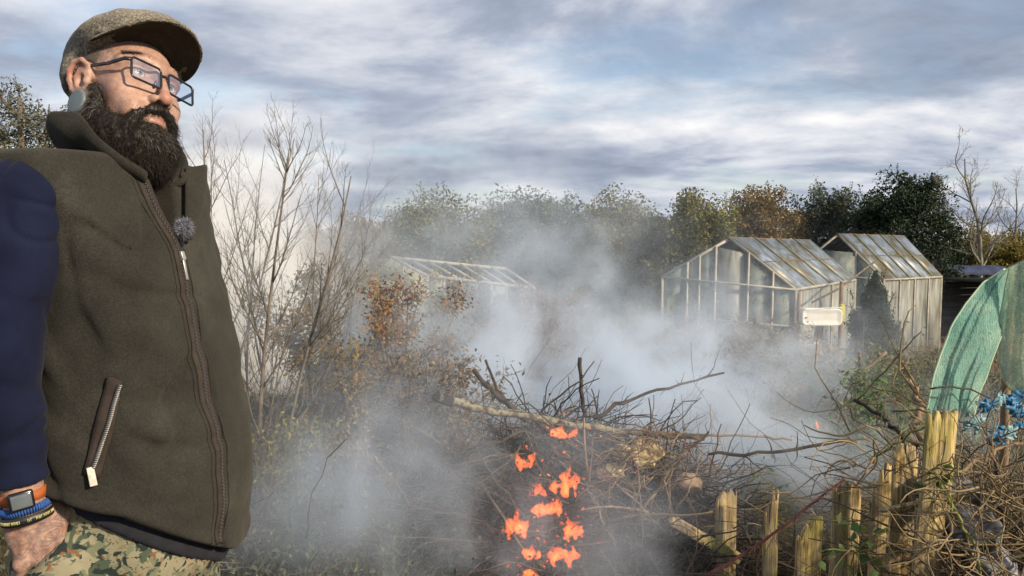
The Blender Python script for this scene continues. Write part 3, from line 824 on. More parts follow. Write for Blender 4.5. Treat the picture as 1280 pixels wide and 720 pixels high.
# trousers
mcamo, t, b = newmat('camouflage_cloth')
def blot(scale, off, thr, w=0.012):
    n = noise(t, scale, 2.2, 0.55, off=off, dist=0.6)
    r = ramp(t, [(thr - w, (0, 0, 0)), (thr + w, (1, 1, 1))]); t.links.new(n.outputs['Fac'], r.inputs[0]); return r.outputs[0]
cc = None
base = ramp(t, [(0.35, (0.165, 0.155, 0.105)), (0.65, (0.235, 0.22, 0.155))]); nb = noise(t, 12, 3); t.links.new(nb.outputs['Fac'], base.inputs[0]); cc = base.outputs[0]
for sc_, off, thr, col in ((36, (1, 2, 3), 0.56, (0.13, 0.145, 0.095)), (46, (5, 1, 2), 0.60, (0.165, 0.125, 0.085)), (38, (9, 4, 7), 0.585, (0.055, 0.075, 0.052)), (52, (3, 8, 1), 0.635, (0.15, 0.075, 0.045)), (40, (2, 6, 9), 0.59, (0.018, 0.026, 0.026)), (90, (4, 4, 8), 0.64, (0.03, 0.04, 0.034))):
    x = N(t, 'ShaderNodeMixRGB'); t.links.new(blot(sc_, off, thr), x.inputs[0]); t.links.new(cc, x.inputs[1]); x.inputs[2].default_value = (*col, 1); cc = x.outputs[0]
t.links.new(cc, b.inputs['Base Color']); b.inputs['Roughness'].default_value = 0.95; b.inputs['Specular IOR Level'].default_value = 0.15
wv2 = noise(t, 500, 2); bump(t, b, wv2.outputs['Fac'], 0.4, 0.0015)
tro = sdf_obj('camouflage_trousers', pants, B0 + [-0.30, -0.40, 0.06], B0 + [0.36, 0.34, 1.04], 0.0058, mcamo, person, 1)
mboot = mat_noise('boot_leather', [(0.3, (0.018, 0.015, 0.012)), (0.7, (0.045, 0.036, 0.028))], 25, 0.6, 120, 0.4, 0.003)
for i in (0, 1):
    A_ = ANK[i]
    def boot(p, A_=A_):
        d = cone(p, A_ + [0, 0, 0.08], A_ + [0, 0, -0.05], 0.060, 0.055)
        d = smin(d, cone(p, A_ + BF * 0.01 + [0, 0, -0.050], A_ + BF * 0.17 + [0, 0, -0.055], 0.052, 0.046), 0.03)
        return smax(d, 0.004 - p[2], 0.01)
    sdf_obj('boot', boot, A_ + [-0.12, -0.14, -0.11], A_ + [0.26, 0.12, 0.17], 0.008, mboot, person, 1)

# --- flat cap
mcap, t, b = newmat('tweed')
n = noise(t, 210, 3, 0.75); r = ramp(t, [(0.30, (0.045, 0.040, 0.032)), (0.42, (0.115, 0.102, 0.080)), (0.54, (0.20, 0.18, 0.145)), (0.68, (0.36, 0.34, 0.29))]); t.links.new(n.outputs['Fac'], r.inputs[0])
n2 = noise(t, 18, 3); r2 = ramp(t, [(0.3, (0.75, 0.75, 0.78)), (0.7, (1.15, 1.12, 1.05))]); t.links.new(n2.outputs['Fac'], r2.inputs[0])
mx = N(t, 'ShaderNodeMixRGB', blend_type='MULTIPLY'); mx.inputs[0].default_value = 1; t.links.new(r.outputs[0], mx.inputs[1]); t.links.new(r2.outputs[0], mx.inputs[2]); t.links.new(mx.outputs[0], b.inputs['Base Color'])
b.inputs['Roughness'].default_value = 1; b.inputs['Specular IOR Level'].default_value = 0.1; b.inputs['Sheen Weight'].default_value = 0.2
n5 = noise(t, 380, 3, 0.7); bump(t, b, n5.outputs['Fac'], 0.9, 0.003)
mlin = mat_noise('brim_lining', [(0.3, (0.030, 0.027, 0.020)), (0.7, (0.050, 0.045, 0.034))], 120, 0.95, 400, 0.5, 0.002)
def capz(x, y): return 0.078 + 0.06 * np.clip(-y, 0, 1) * 0 - 0.30 * np.clip(-y - 0.0, 0, 1)
def cap_body(q):
    x, y, z = q
    d = ell(q, (0, 0.022, 0.094), (0.099, 0.139, 0.058))
    d = smin(d, ell(q, (0, -0.058, 0.050), (0.083, 0.062, 0.066)), 0.03)
    under = 0.058 + 0.42 * np.clip(y, 0, 0.2) - 0.52 * np.clip(-y + 0.010, 0, 0.085)
    zb = 0.108 - 4.6 * x * x - 0.02 * np.clip(y - 0.07, 0, 1) - 1.6 * np.clip(y - 0.09, 0, 1) ** 2
    wy = np.clip((y - 0.035) / 0.03, 0, 1)
    under = under * (1 - wy) + np.minimum(under, zb) * wy
    d = smax(d, under - z, 0.006)
    d = smax(d, -ell((x, y, z), (0, -0.012, 0.046), (0.0785, 0.1005, 0.0885)), 0.002)
    s = 0.0035 * np.exp(-((z - under - 0.004) / 0.006) ** 2)
    d = d - s
    rr = np.abs(x) - 0.034 - 0.05 * np.clip(y, -0.1, 0.1)
    d = d + 0.0022 * np.exp(-(rr / 0.0025) ** 2)                   # seams over the crown
    return d + 0.0032 * vnoise(x * 28, y * 28, z * 28) + 0.0008 * vnoise(x * 120, y * 120, z * 120)
def brim(q):
    x, y, z = q
    zb = 0.110 - 4.6 * x * x - 0.02 * np.clip(y - 0.07, 0, 1) - 1.6 * np.clip(y - 0.09, 0, 1) ** 2
    d = np.abs(z - zb) * 0.8 - 0.0042
    d = smax(d, (np.sqrt((x / 0.094) ** 2 + ((y - 0.042) / 0.119) ** 2) - 1) * 0.09, 0.005)
    d = smax(d, 0.052 - 1.0 * np.clip(np.abs(x) - 0.02, 0, 1) - y, 0.004)
    d = smax(d, -ell((x, y, z), (0, -0.012, 0.046), (0.0785, 0.1005, 0.0885)), 0.002)
    return d
def cap_f(p):
    q = toh(p); return cap_body(q)
cap = sdf_obj('flat_cap', cap_f, HC - [0.17, 0.19, 0.06], HC + [0.21, 0.17, 0.22], 0.0026, mcap, person, 1)
cbm = sdf_obj('brim', lambda p: brim(toh(p)), HC - [0.17, 0.19, 0.08], HC + [0.24, 0.17, 0.22], 0.0022, mcap, cap, 4)
cbm.data.materials.append(mlin); cap.data.materials.append(mlin)
up_ = Vector(HM[2])
for pl in cap.data.polygons:
    q_ = HM @ (np.array(pl.center) - HC)
    if pl.normal.dot(up_) < -0.6 and q_[1] > 0.05 and abs(q_[0]) < 0.07: pl.material_index = 1
for pl in cbm.data.polygons:
    if pl.normal.dot(up_) < -0.25: pl.material_index = 1

# --- glasses
mframe = mat_plain('frame_black', (0.012, 0.015, 0.022), 0.25)
mlens, t, b = newmat('lens_glass')
gl = N(t, 'ShaderNodeBsdfGlossy'); gl.inputs['Roughness'].default_value = 0.02; gl.inputs['Color'].default_value = (0.75, 0.85, 1.0, 1)
tr = N(t, 'ShaderNodeBsdfTransparent'); tr.inputs['Color'].default_value = (0.93, 0.95, 0.97, 1)
fr = N(t, 'ShaderNodeFresnel'); fr.inputs['IOR'].default_value = 1.6
ms = N(t, 'ShaderNodeMixShader'); fm = N(t, 'ShaderNodeMath', operation='MULTIPLY'); fm.inputs[1].default_value = 0.22; t.links.new(fr.outputs[0], fm.inputs[0]); t.links.new(fm.outputs[0], ms.inputs[0]); t.links.new(tr.outputs[0], ms.inputs[1]); t.links.new(gl.outputs[0], ms.inputs[2]); t.links.new(ms.outputs[0], t.nodes['Material Output'].inputs['Surface'])
def rrect(cx, w, h, rc, n=8):
    pts = []
    for (sx, sy, a0) in ((1, 1, 0), (-1, 1, 90), (-1, -1, 180), (1, -1, 270)):
        for a in np.linspace(a0, a0 + 90, n):
            pts.append((cx + sx * (w / 2 - rc) + rc * math.cos(rad(a)), sy * (h / 2 - rc) + rc * math.sin(rad(a))))
    return pts
GY, GZ = 0.113, 0.004
def glp(x, z): return HW(x, GY - 1.1 * x * x - 0.10 * (z), GZ + z)
g = Geo()
for sx in (1, -1):
    pp = np.array([glp(x, z + (0.0) - (0.004 if False else 0)) for x, z in rrect(sx * 0.0365, 0.057, 0.041, 0.007)])
    pp = np.concatenate([pp, pp[:2]])
    g.tubes(pp, 0.0022, 8, cap=False)
g.tubes(np.array([glp(x, 0.006 + 0.004 * math.cos(x * 150)) for x in np.linspace(-0.009, 0.009, 9)]), 0.0021, 8)
for sx in (1, -1):
    g.tubes(np.array([HW(sx * 0.0145, GY - 0.006, GZ - 0.003), HW(sx * 0.0125, GY - 0.010, GZ - 0.010), HW(sx * 0.0125, GY - 0.010, GZ - 0.014)]), [0.001, 0.003, 0.002], 6)
glasses = g.build('glasses', mframe, person, smooth=True)
for sx in (1, -1):
    pp = rrect(sx * 0.0365, 0.0555, 0.0395, 0.006)
    ce = glp(sx * 0.0365, 0); V = np.concatenate([[ce], np.array([glp(x, z) for x, z in pp])]); k = len(pp)
    g = Geo(); g.add(V, None, [[0, 1 + i, 1 + (i + 1) % k] for i in range(k)])
    g.build('lens', mlens, glasses, smooth=True)
    tp = np.array([HW(sx * x, y, z) for x, y, z in ((0.0655, GY - 0.0050, GZ + 0.0145), (0.0735, GY - 0.014, GZ + 0.0145), (0.0775, 0.06, GZ + 0.015), (0.0805, 0.02, GZ + 0.022), (0.0815, -0.006, GZ + 0.026), (0.080, -0.024, GZ + 0.012), (0.0785, -0.034, GZ - 0.008))])
    g = Geo()
    for i in range(len(tp) - 1):
        g.beam(tp[i], tp[i + 1] + (tp[i + 1] - tp[i]) * 0.04, 0.0026, 0.0064 - 0.0004 * i, HM[2])
    V = tp
    g.build('temple_arm', mframe, glasses, smooth=False)

# --- what he wears at the wrist
wa = hx; wo_ = unit(hout - wa * (hout @ wa)); wsd = np.cross(wa, wo_)
def band(c, rx_, ry_, wid, th_, tilt=0.0, n=40, a0=0, a1=2 * math.pi):
    """flat band round the wrist"""
    a = np.linspace(a0, a1, n); rows = []
    for (dr, dl) in ((0, -wid / 2), (th_, -wid / 2), (th_, wid / 2), (0, wid / 2), (0, -wid / 2)):
        rows.append([c + wa * (dl + tilt * math.sin(q_)) + wsd * math.cos(q_) * (rx_ + dr) + wo_ * math.sin(q_) * (ry_ + dr) for q_ in a])
    return np.array(rows)
worange = mat_noise('orange_strap', [(0.3, (0.24, 0.062, 0.018)), (0.7, (0.36, 0.10, 0.03))], 60, 0.6)
wblack = mat_plain('watch_black', (0.012, 0.013, 0.015), 0.22)
wglass = mat_plain('watch_glass', (0.10, 0.12, 0.14), 0.08)
wc = WR - wa * 0.014
g = Geo(); g.grid(band(wc, 0.0318, 0.0280, 0.0165, 0.0024)); watch = g.build('wristwatch', worange, person, smooth=False)
g = Geo(); ctr = wc + wo_ * 0.0345 + wsd * 0.004
g.box(ctr, (0.0175, 0.0150, 0.0045), np.stack([wsd, wa, wo_])); g.build('watch_case', wblack, watch, bevel=0.0035)
g = Geo(); g.box(ctr + wo_ * 0.0042, (0.0140, 0.0112, 0.0012), np.stack([wsd, wa, wo_])); g.build('watch_screen', wglass, watch, bevel=0.001)
mblue = mat_noise('blue_cord', [(0.3, (0.015, 0.05, 0.19)), (0.7, (0.03, 0.10, 0.33))], 90, 0.7)
g = Geo()
bc = WR + wa * 0.006
for k in range(54):
    q_ = 2 * math.pi * k / 54
    o_ = wsd * math.cos(q_) * 0.0335 + wo_ * math.sin(q_) * 0.0285
    g.tubes(np.array([bc + o_ - wa * 0.0065, bc + o_ * 1.06, bc + o_ + wa * 0.0065]), 0.0019, 5)
g.build('woven_bracelet', mblue, person)
mrub = mat_plain('black_rubber', (0.010, 0.011, 0.013), 0.5)
bc2 = WR + wa * 0.0215
g = Geo(); g.grid(band(bc2, 0.0350, 0.0285, 0.0135, 0.0022)); rb = g.build('rubber_bracelet', mrub, person)
mlet = mat_plain('pale_yellow_print', (0.55, 0.52, 0.22), 0.6)
# the small letters printed round the band, too fine to read in the photograph
lw = Geo()
for k in range(26):
    q_ = rad(12) + k * rad(6.0)
    if k in (11, 12, 15): continue
    o_ = wsd * math.cos(q_) * 0.0375 + wo_ * math.sin(q_) * 0.0310; tg = unit(-wsd * math.sin(q_) + wo_ * math.cos(q_)); nn = np.cross(wa, tg)
    st = np.stack([tg, wa, nn])
    lw.box(bc2 + o_ - tg * 0.0009, (0.00032, 0.0026, 0.0003), st)
    if k % 3 != 1: lw.box(bc2 + o_ + wa * (0.0022 if k % 2 else -0.0022), (0.0010, 0.00035, 0.0003), st)
    if k % 4 != 2: lw.box(bc2 + o_ + tg * 0.0009, (0.00032, 0.0024, 0.0003), st)
lw.build('lettering', mlet, rb)

# --- furry clip microphone on the vest edge
mc = on_vest(226, 291, 0.018)
if mc is None: mc = front(1.43, -0.06, 0.02)
mfur = mat_island('windshield_fur', [(0.10, 0.11, 0.15), (0.22, 0.23, 0.30), (0.36, 0.37, 0.45), (0.05, 0.055, 0.08)], 0.8)
mic = thing('lapel_microphone', 'small grey furry windshield microphone clipped to the front edge of the fleece vest', 'microphone', mc)
nn = rg.normal(size=(1500, 3)); nn = unit(nn)
pr, w = strands(mc + nn * np.array([0.010, 0.010, 0.013]), nn, rg.uniform(0.006, 0.014, 1500), 0.0005, 0.5, [0, 0, -0.3], 9, 4)
g = Geo()
th_ = np.linspace(0.01, 3.13, 10); ph_ = np.linspace(0, 6.283, 16, endpoint=False); TT, PP = np.meshgrid(th_, ph_, indexing='ij')
g.grid(mc + np.stack([0.011 * np.sin(TT) * np.cos(PP), 0.011 * np.sin(TT) * np.sin(PP), 0.014 * np.cos(TT)], -1), close=True)
g.tubes(pr, w, 3, cap=False); g.build('fur_windshield', mfur, mic)
g = Geo(); g.beam(mc - [0, 0, 0.010] - BF * 0.006, mc - [0, 0, 0.034] - BF * 0.010, 0.012, 0.008, BF); g.build('clip', wblack, mic, bevel=0.002)
# ------------------------------------------------------------------ ground
def dens_axis(a, b, n0, c, p=2.0):
    t_ = np.linspace(-1, 1, n0); v = np.sign(t_) * np.abs(t_) ** p
    return np.where(v < 0, c + v * (c - a), c + v * (b - c))
gx = dens_axis(-320, 320, 220, 0.5, 2.6); gy = dens_axis(-30, 640, 260, 4.0, 2.4)
XX, YY = np.meshgrid(gx, gy, indexing='ij')
g = Geo(); g.grid(np.stack([XX, YY, gz(XX, YY)], -1)[:, ::-1])
msoil, t, b = newmat('garden_soil')
n = noise(t, 1.3, 6, 0.65); r = ramp(t, [(0.30, (0.045, 0.036, 0.026)), (0.45, (0.085, 0.065, 0.043)), (0.56, (0.060, 0.066, 0.030)), (0.70, (0.11, 0.10, 0.055))]); t.links.new(n.outputs['Fac'], r.inputs[0])
n2 = noise(t, 28, 5, 0.7); r2 = ramp(t, [(0.3, (0.55, 0.55, 0.55)), (0.7, (1.35, 1.3, 1.25))]); t.links.new(n2.outputs['Fac'], r2.inputs[0])
mx = N(t, 'ShaderNodeMixRGB', blend_type='MULTIPLY'); mx.inputs[0].default_value = 1; t.links.new(r.outputs[0], mx.inputs[1]); t.links.new(r2.outputs[0], mx.inputs[2]); t.links.new(mx.outputs[0], b.inputs['Base Color'])
b.inputs['Roughness'].default_value = 1; b.inputs['Specular IOR Level'].default_value = 0.1; bump(t, b, n2.outputs['Fac'], 0.8, 0.04)
tag(g.build('ground', msoil, smooth=True), kind='structure')

# ------------------------------------------------------------------ plants: generators
def walk(p0, d0, length, k, rng, wander=0.12, lift=0.0, droop=0.0):
    """k points of many wandering stems at once"""
    n = len(p0); pts = [p0]; d = unit(d0); L = np.broadcast_to(length, (n,))[:, None] / (k - 1)
    for i in range(k - 1):
        d = d + rng.normal(size=(n, 3)) * wander
        d[:, 2] += lift - droop * i / k
        d = unit(d); pts.append(pts[-1] + d * L)
    return np.stack(pts, 1)
def branch_tree(geo, base, height, r0, rng, levels=4, kids=(7, 6, 5), spread=0.75, wander=0.07, lift=0.10, ratio=0.55, lean=(0, 0, 0), start=0.25, tips=None, sides=(7, 5, 4, 3), shrink=0.5):
    p0 = np.asarray([base], float); d0 = unit(np.array([[0, 0, 1.0]]) + np.asarray(lean, float)); L = np.array([height]); R = np.array([r0])
    for lv in range(levels):
        k = 9 if lv < 2 else 6
        pth = walk(p0, d0, L, k, rng, wander * (1 + 0.5 * lv), lift * (0.4 if lv == 0 else 1))
        rr = R[:, None] * np.linspace(1, 0.22, k)[None]
        geo.tubes(pth, rr, sides[min(lv, 3)])
        if tips is not None and lv >= levels - 2: tips.append(pth[:, 1:].reshape(-1, 3))
        if lv == levels - 1: break
        nk = kids[min(lv, len(kids) - 1)]; n = len(p0)
        tt = rng.uniform(start if lv == 0 else 0.15, 0.97, (n, nk)) * (k - 1)
        i = np.minimum(tt.astype(int), k - 2); fr_ = tt - i
        a = np.arange(n)[:, None]
        q = pth[a, i] * (1 - fr_[..., None]) + pth[a, i + 1] * fr_[..., None]
        dd = unit(pth[a, i + 1] - pth[a, i])
        side = rng.normal(size=dd.shape); side = unit(side - dd * (side * dd).sum(-1, keepdims=True))
        d0 = unit(dd * (1 - spread * 0.5) + side * spread + np.array([0, 0, 0.12])).reshape(-1, 3)
        p0 = q.reshape(-1, 3)
        rem = (1 - tt / (k - 1)) * 0.6 + 0.4
        L = (L[:, None] * ratio * rem * rng.uniform(0.6, 1.15, (n, nk))).reshape(-1)
        R = (R[:, None] * shrink * (1 - 0.6 * tt / (k - 1))).reshape(-1)
        R = np.maximum(R, r0 * 0.035)
    return geo
def clump_points(rng, c, rx, ry, rz, nclump, per, cs):
    """leaf centres gathered in clumps through an uneven crown"""
    u_ = unit(rng.normal(size=(nclump, 3))); rad_ = rng.uniform(0.25, 1.0, (nclump, 1)) ** 0.55
    cc_ = u_ * rad_ * np.array([rx, ry, rz]); cc_ += rng.normal(size=cc_.shape) * cs * 0.25
    pts = cc_[:, None] + unit(rng.normal(size=(nclump, per, 3))) * (rng.random((nclump, per, 1)) ** 0.45) * cs * rng.uniform(0.45, 0.85, (nclump, 1, 1))
    return (np.asarray(c) + pts).reshape(-1, 3), np.asarray(c) + cc_
mbark = mat_noise('bark', [(0.3, (0.055, 0.045, 0.035)), (0.7, (0.13, 0.11, 0.085))], 14, 0.95, 60, 0.6, 0.01)
mbark_pale = mat_noise('pale_bark', [(0.3, (0.12, 0.11, 0.09)), (0.7, (0.25, 0.235, 0.20))], 18, 0.95, 70, 0.5, 0.006)
mtwig = mat_noise('twig_bark', [(0.3, (0.075, 0.060, 0.047)), (0.7, (0.16, 0.13, 0.10))], 10, 0.95)
LEAF = {
 'olive': mat_island('olive_leaves', [(0.070, 0.085, 0.028), (0.132, 0.139, 0.043), (0.202, 0.194, 0.054), (0.093, 0.109, 0.034), (0.248, 0.209, 0.070)], 0.75, 0.25),
 'dark': mat_island('dark_leaves', [(0.025, 0.040, 0.025), (0.046, 0.070, 0.037), (0.070, 0.093, 0.053), (0.034, 0.053, 0.034)], 0.75, 0.12),
 'blue': mat_island('blue_green_leaves', [(0.034, 0.056, 0.046), (0.062, 0.090, 0.071), (0.093, 0.121, 0.090), (0.155, 0.155, 0.078)], 0.75, 0.12),
 'autumn': mat_island('autumn_leaves', [(0.186, 0.116, 0.046), (0.264, 0.186, 0.062), (0.132, 0.132, 0.054), (0.310, 0.202, 0.078), (0.109, 0.093, 0.046)], 0.8, 0.25),
 'yellow': mat_island('yellow_leaves', [(0.310, 0.248, 0.054), (0.202, 0.202, 0.046), (0.403, 0.310, 0.078), (0.124, 0.139, 0.046), (0.248, 0.186, 0.062)], 0.75, 0.3),
 'copper': mat_island('copper_leaves', [(0.21, 0.10, 0.045), (0.30, 0.16, 0.075), (0.17, 0.09, 0.045), (0.36, 0.23, 0.12), (0.22, 0.15, 0.08), (0.14, 0.12, 0.05)], 0.8, 0.25),
 'green': mat_island('green_leaves', [(0.054, 0.116, 0.039), (0.093, 0.178, 0.054), (0.139, 0.217, 0.078), (0.070, 0.093, 0.034), (0.186, 0.202, 0.078)], 0.7, 0.25),
 'grey': mat_island('grey_green_leaves', [(0.078, 0.085, 0.062), (0.132, 0.139, 0.101), (0.054, 0.062, 0.046), (0.186, 0.186, 0.139)], 0.8, 0.15),
 'dead': mat_island('dead_leaves', [(0.16, 0.11, 0.06), (0.24, 0.17, 0.09), (0.11, 0.075, 0.045), (0.30, 0.23, 0.13), (0.08, 0.06, 0.04)], 0.9, 0.2),
}
def leafy_tree(name, label, cat, px, y, top_py, half_px, leaf, seed, nclump=120, per=55, lsize=0.11, bottom=0.25, group=None, squash=1.0, bark=None, dense=2.6, cone_=0.0):
    rng = np.random.default_rng(seed)
    base = GP(px, y); top = P(px, top_py, y); h = top[2] - base[2]; rx = half_px / FPX * y
    t_ = thing(name, label, cat, base, group)
    g = Geo(); tips = []
    branch_tree(g, base - [0, 0, 0.1], h * 0.97, 0.024 * h + 0.02, rng, 4, (10, 6, 4), 0.8, 0.06, 0.09, 0.5, start=0.15)
    g.build('trunk', bark or mbark, t_, smooth=True)
    cz = base[2] + h * (bottom + (1 - bottom) / 2)
    lsize = lsize * 0.82; nclump = int(nclump * 1.3); per = int(per * dense)
    pts, cc_ = clump_points(rng, (base[0], base[1], cz), rx, rx * 0.8 * squash, h * (1 - bottom) / 2, nclump, per, rx * 0.42)
    if cone_:
        tt = np.clip((pts[:, 2:3] - base[2]) / h, 0, 1); pts[:, :2] = base[:2] + (pts[:, :2] - base[:2]) * (1.12 - cone_ * tt ** 1.3)
    keep = pts[:, 2] > base[2] + 0.03
    pts = pts[keep]
    g = Geo(); g.leaves(pts, rng.uniform(0.6, 1.3, len(pts)) * lsize, 0.25, 0.55, rng)
    # a few long shoots break the outline
    s0 = cc_[rng.choice(len(cc_), max(8, nclump // 4))]; dirs = unit(s0 - np.array([base[0], base[1], cz - 0.2 * h])) + [0, 0, 0.35]
    sh = walk(s0, dirs, rx * 0.38, 6, rng, 0.15, 0.05)
    g.tubes(sh, np.linspace(1, 0.3, 6)[None] * 0.012, 3)
    lp = sh[:, 2:].reshape(-1, 3); lp = np.repeat(lp, 5, 0) + rng.normal(size=(len(lp) * 5, 3)) * lsize * 0.45
    g.leaves(lp, rng.uniform(0.5, 1.0, len(lp)) * lsize, 0.25, 0.5, rng)
    g.build('crown', LEAF[leaf], t_)
    return t_
def bare_tree(name, label, px, y, top_py, r0, seed, lean=(0, 0, 0), group=None, levels=4, kids=(9, 6, 5), spread=0.7, ratio=0.55, mat=None, wander=0.07, start=0.2, base=None, lift=0.1, cat='tree'):
    rng = np.random.default_rng(seed)
    base = GP(px, y) if base is None else base
    h = P(px, top_py, y)[2] - base[2]
    t_ = thing(name, label, cat, base, group)
    g = Geo(); branch_tree(g, base - [0, 0, 0.1], h + 0.1, r0, rng, levels, kids, spread, wander, lift, ratio, lean, start)
    V = np.concatenate(g.V); 
    g.build('branches', mat or mtwig, t_, smooth=True)
    return t_

# ------------------------------------------------------------------ trees along the back
TG = 'trees along the back of the garden'
leafy_tree('autumn_tree', 'brownish autumn tree at the left end of the hedge line, dimmed by smoke', 'tree', 440, 22, 278, 62, 'autumn', 31, 120, 55, 0.13, 0.1, TG)
leafy_tree('broadleaf_tree', 'yellow green tree behind the smoky netting covered frame', 'tree', 545, 23, 252, 74, 'olive', 32, 140, 55, 0.14, 0.1, TG)
leafy_tree('broadleaf_tree', 'dark green tree right of the smoky frame, half lost in smoke', 'tree', 668, 24, 246, 76, 'blue', 33, 140, 55, 0.14, 0.1, TG)
leafy_tree('broadleaf_tree', 'olive tree just left of the nearer greenhouse', 'tree', 778, 22, 252, 64, 'olive', 34, 140, 60, 0.12, 0.08, TG)
leafy_tree('broadleaf_tree', 'sunlit yellow olive tree behind the nearer greenhouse ridge', 'tree', 862, 21, 246, 58, 'olive', 35, 150, 60, 0.12, 0.08, TG)
leafy_tree('broadleaf_tree', 'mottled tree with yellowing leaves between the two greenhouses', 'tree', 945, 22.5, 243, 54, 'autumn', 36, 140, 60, 0.12, 0.08, TG)
leafy_tree('evergreen_tree', 'blue green evergreen behind the farther greenhouse', 'tree', 1030, 23, 238, 54, 'blue', 37, 150, 60, 0.12, 0.06, TG)
leafy_tree('evergreen_tree', 'tall dark evergreen right of the farther greenhouse roof', 'tree', 1128, 21, 218, 62, 'dark', 38, 150, 70, 0.12, 0.05, TG, cone_=0.35)
leafy_tree('hedge_bush', 'low yellow sunlit bush under the bare tree', 'bush', 1213, 22, 290, 46, 'yellow', 39, 110, 60, 0.10, 0.02, 'bushes along the back', 0.7)
leafy_tree('hedge_bush', 'yellow green bush at the right edge behind the netting', 'bush', 1282, 20, 282, 50, 'yellow', 40, 110, 60, 0.10, 0.02, 'bushes along the back', 0.7)
leafy_tree('hedge_bush', 'dark bush between the farther greenhouse and the dark shed', 'bush', 1172, 16.5, 322, 30, 'dark', 41, 80, 60, 0.08, 0.02, 'bushes along the back', 0.7)
leafy_tree('broadleaf_tree', 'grey green tree showing over the shoulder of the man', 'tree', 42, 10, 104, 66, 'grey', 42, 150, 50, 0.06, 0.35, dense=1.6)
bare_tree('bare_tree', 'tall bare tree rising above the yellow bush at right', 1222, 19, 192, 0.075, 51, (0.05, 0, 0), None, 5, (12, 8, 6, 5), 0.75, 0.56, mbark_pale, 0.09, 0.3)
bare_tree('bare_tree', 'smaller bare tree cut by the right picture edge', 1290, 20, 232, 0.055, 52, (-0.2, 0, 0), None, 5, (10, 7, 6, 4), 0.8, 0.55, mbark_pale, 0.1, 0.3)

# ------------------------------------------------------------------ leafless saplings behind the man
msap = mat_noise('sapling_bark', [(0.3, (0.085, 0.075, 0.064)), (0.7, (0.19, 0.17, 0.145))], 16, 0.95)
SAP = [  # px at the ground, distance, py of the top, radius, lean, label
 (318, 3.9, 190, 0.017, (0.10, 0, 0), 'bare pale sapling with the thickest stem, right beside the fleece vest'),
 (338, 4.0, 205, 0.015, (0.24, 0, 0), 'bare sapling leaning right, forked from the thickest stem'),
 (285, 4.6, 165, 0.014, (0.06, 0.05, 0), 'bare sapling rising half hidden behind the vest'),
 (262, 5.2, 150, 0.015, (0.10, 0, 0), 'bare sapling whose top shows between the beard and the sky'),
 (362, 4.9, 215, 0.010, (0.16, 0, 0), 'thin bare sapling leaning right at the edge of the smoke'),
 (345, 5.6, 190, 0.012, (-0.06, 0, 0), 'upright thin bare sapling behind the forked pair'),
 (395, 5.4, 255, 0.009, (0.20, 0, 0), 'rightmost bare sapling, leaning far into the smoke'),
 (305, 5.9, 175, 0.010, (0.02, 0, 0), 'slender upright bare sapling between the vest and the leaning stems'),
 (375, 6.1, 200, 0.010, (0.08, 0, 0), 'slender bare sapling farthest back on the right of the clump'),
]
for i, (px, y, tp, r0, lean, lab) in enumerate(SAP):
    bare_tree('sapling', lab, px, y, tp, r0, 60 + i, lean, 'bare saplings behind the man', 4, (19, 11, 6), 0.62, 0.42, msap, 0.05, 0.10, lift=0.10)

# ------------------------------------------------------------------ greenhouses
mglass, t, b = newmat('dirty_glass')
n = noise(t, 2.2, 5, 0.65); n2 = noise(t, 9, 5, 0.7, stretch=(1, 1, 0.3))
dirt = ramp(t, [(0.36, (0.25, 0.25, 0.25)), (0.64, (0.85, 0.85, 0.85))]); t.links.new(n.outputs['Fac'], dirt.inputs[0])
colr = ramp(t, [(0.3, (0.13, 0.17, 0.14)), (0.5, (0.27, 0.31, 0.28)), (0.62, (0.36, 0.38, 0.35)), (0.75, (0.22, 0.20, 0.12))]); t.links.new(n2.outputs['Fac'], colr.inputs[0])
tr = N(t, 'ShaderNodeBsdfTransparent'); tr.inputs['Color'].default_value = (0.86, 0.92, 0.90, 1)
t.links.new(colr.outputs[0], b.inputs['Base Color']); b.inputs['Roughness'].default_value = 0.35; b.inputs['Specular IOR Level'].default_value = 0.6
ms = N(t, 'ShaderNodeMixShader'); t.links.new(dirt.outputs[0], ms.inputs[0]); t.links.new(tr.outputs[0], ms.inputs[1]); t.links.new(b.outputs[0], ms.inputs[2]); t.links.new(ms.outputs[0], t.nodes['Material Output'].inputs['Surface'])
mroofg, t, b = newmat('roof_glass')
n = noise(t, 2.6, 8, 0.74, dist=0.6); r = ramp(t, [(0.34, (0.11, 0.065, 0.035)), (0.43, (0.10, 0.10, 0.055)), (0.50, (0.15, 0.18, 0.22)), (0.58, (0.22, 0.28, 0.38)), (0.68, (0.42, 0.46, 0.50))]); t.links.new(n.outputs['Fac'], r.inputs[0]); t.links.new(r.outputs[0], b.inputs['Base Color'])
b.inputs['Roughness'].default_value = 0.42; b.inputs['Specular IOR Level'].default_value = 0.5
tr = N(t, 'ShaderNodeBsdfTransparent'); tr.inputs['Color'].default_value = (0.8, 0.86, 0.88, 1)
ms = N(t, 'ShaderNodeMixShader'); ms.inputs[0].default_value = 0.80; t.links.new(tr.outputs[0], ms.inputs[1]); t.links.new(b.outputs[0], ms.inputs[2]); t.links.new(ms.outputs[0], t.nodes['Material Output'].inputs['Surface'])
mclad = mat_noise('milky_panel', [(0.32, (0.06, 0.062, 0.050)), (0.45, (0.145, 0.15, 0.13)), (0.57, (0.22, 0.23, 0.215)), (0.72, (0.33, 0.33, 0.29))], 5, 0.55, 30, 0.2, 0.004, stretch=(2.2, 2.2, 0.30))
mfr = mat_noise('old_aluminium', [(0.3, (0.20, 0.185, 0.15)), (0.7, (0.40, 0.38, 0.33))], 8, 0.55, 40, 0.3, 0.002)
mrust = mat_noise('rusty_metal', [(0.3, (0.10, 0.055, 0.03)), (0.7, (0.24, 0.15, 0.09))], 12, 0.85)
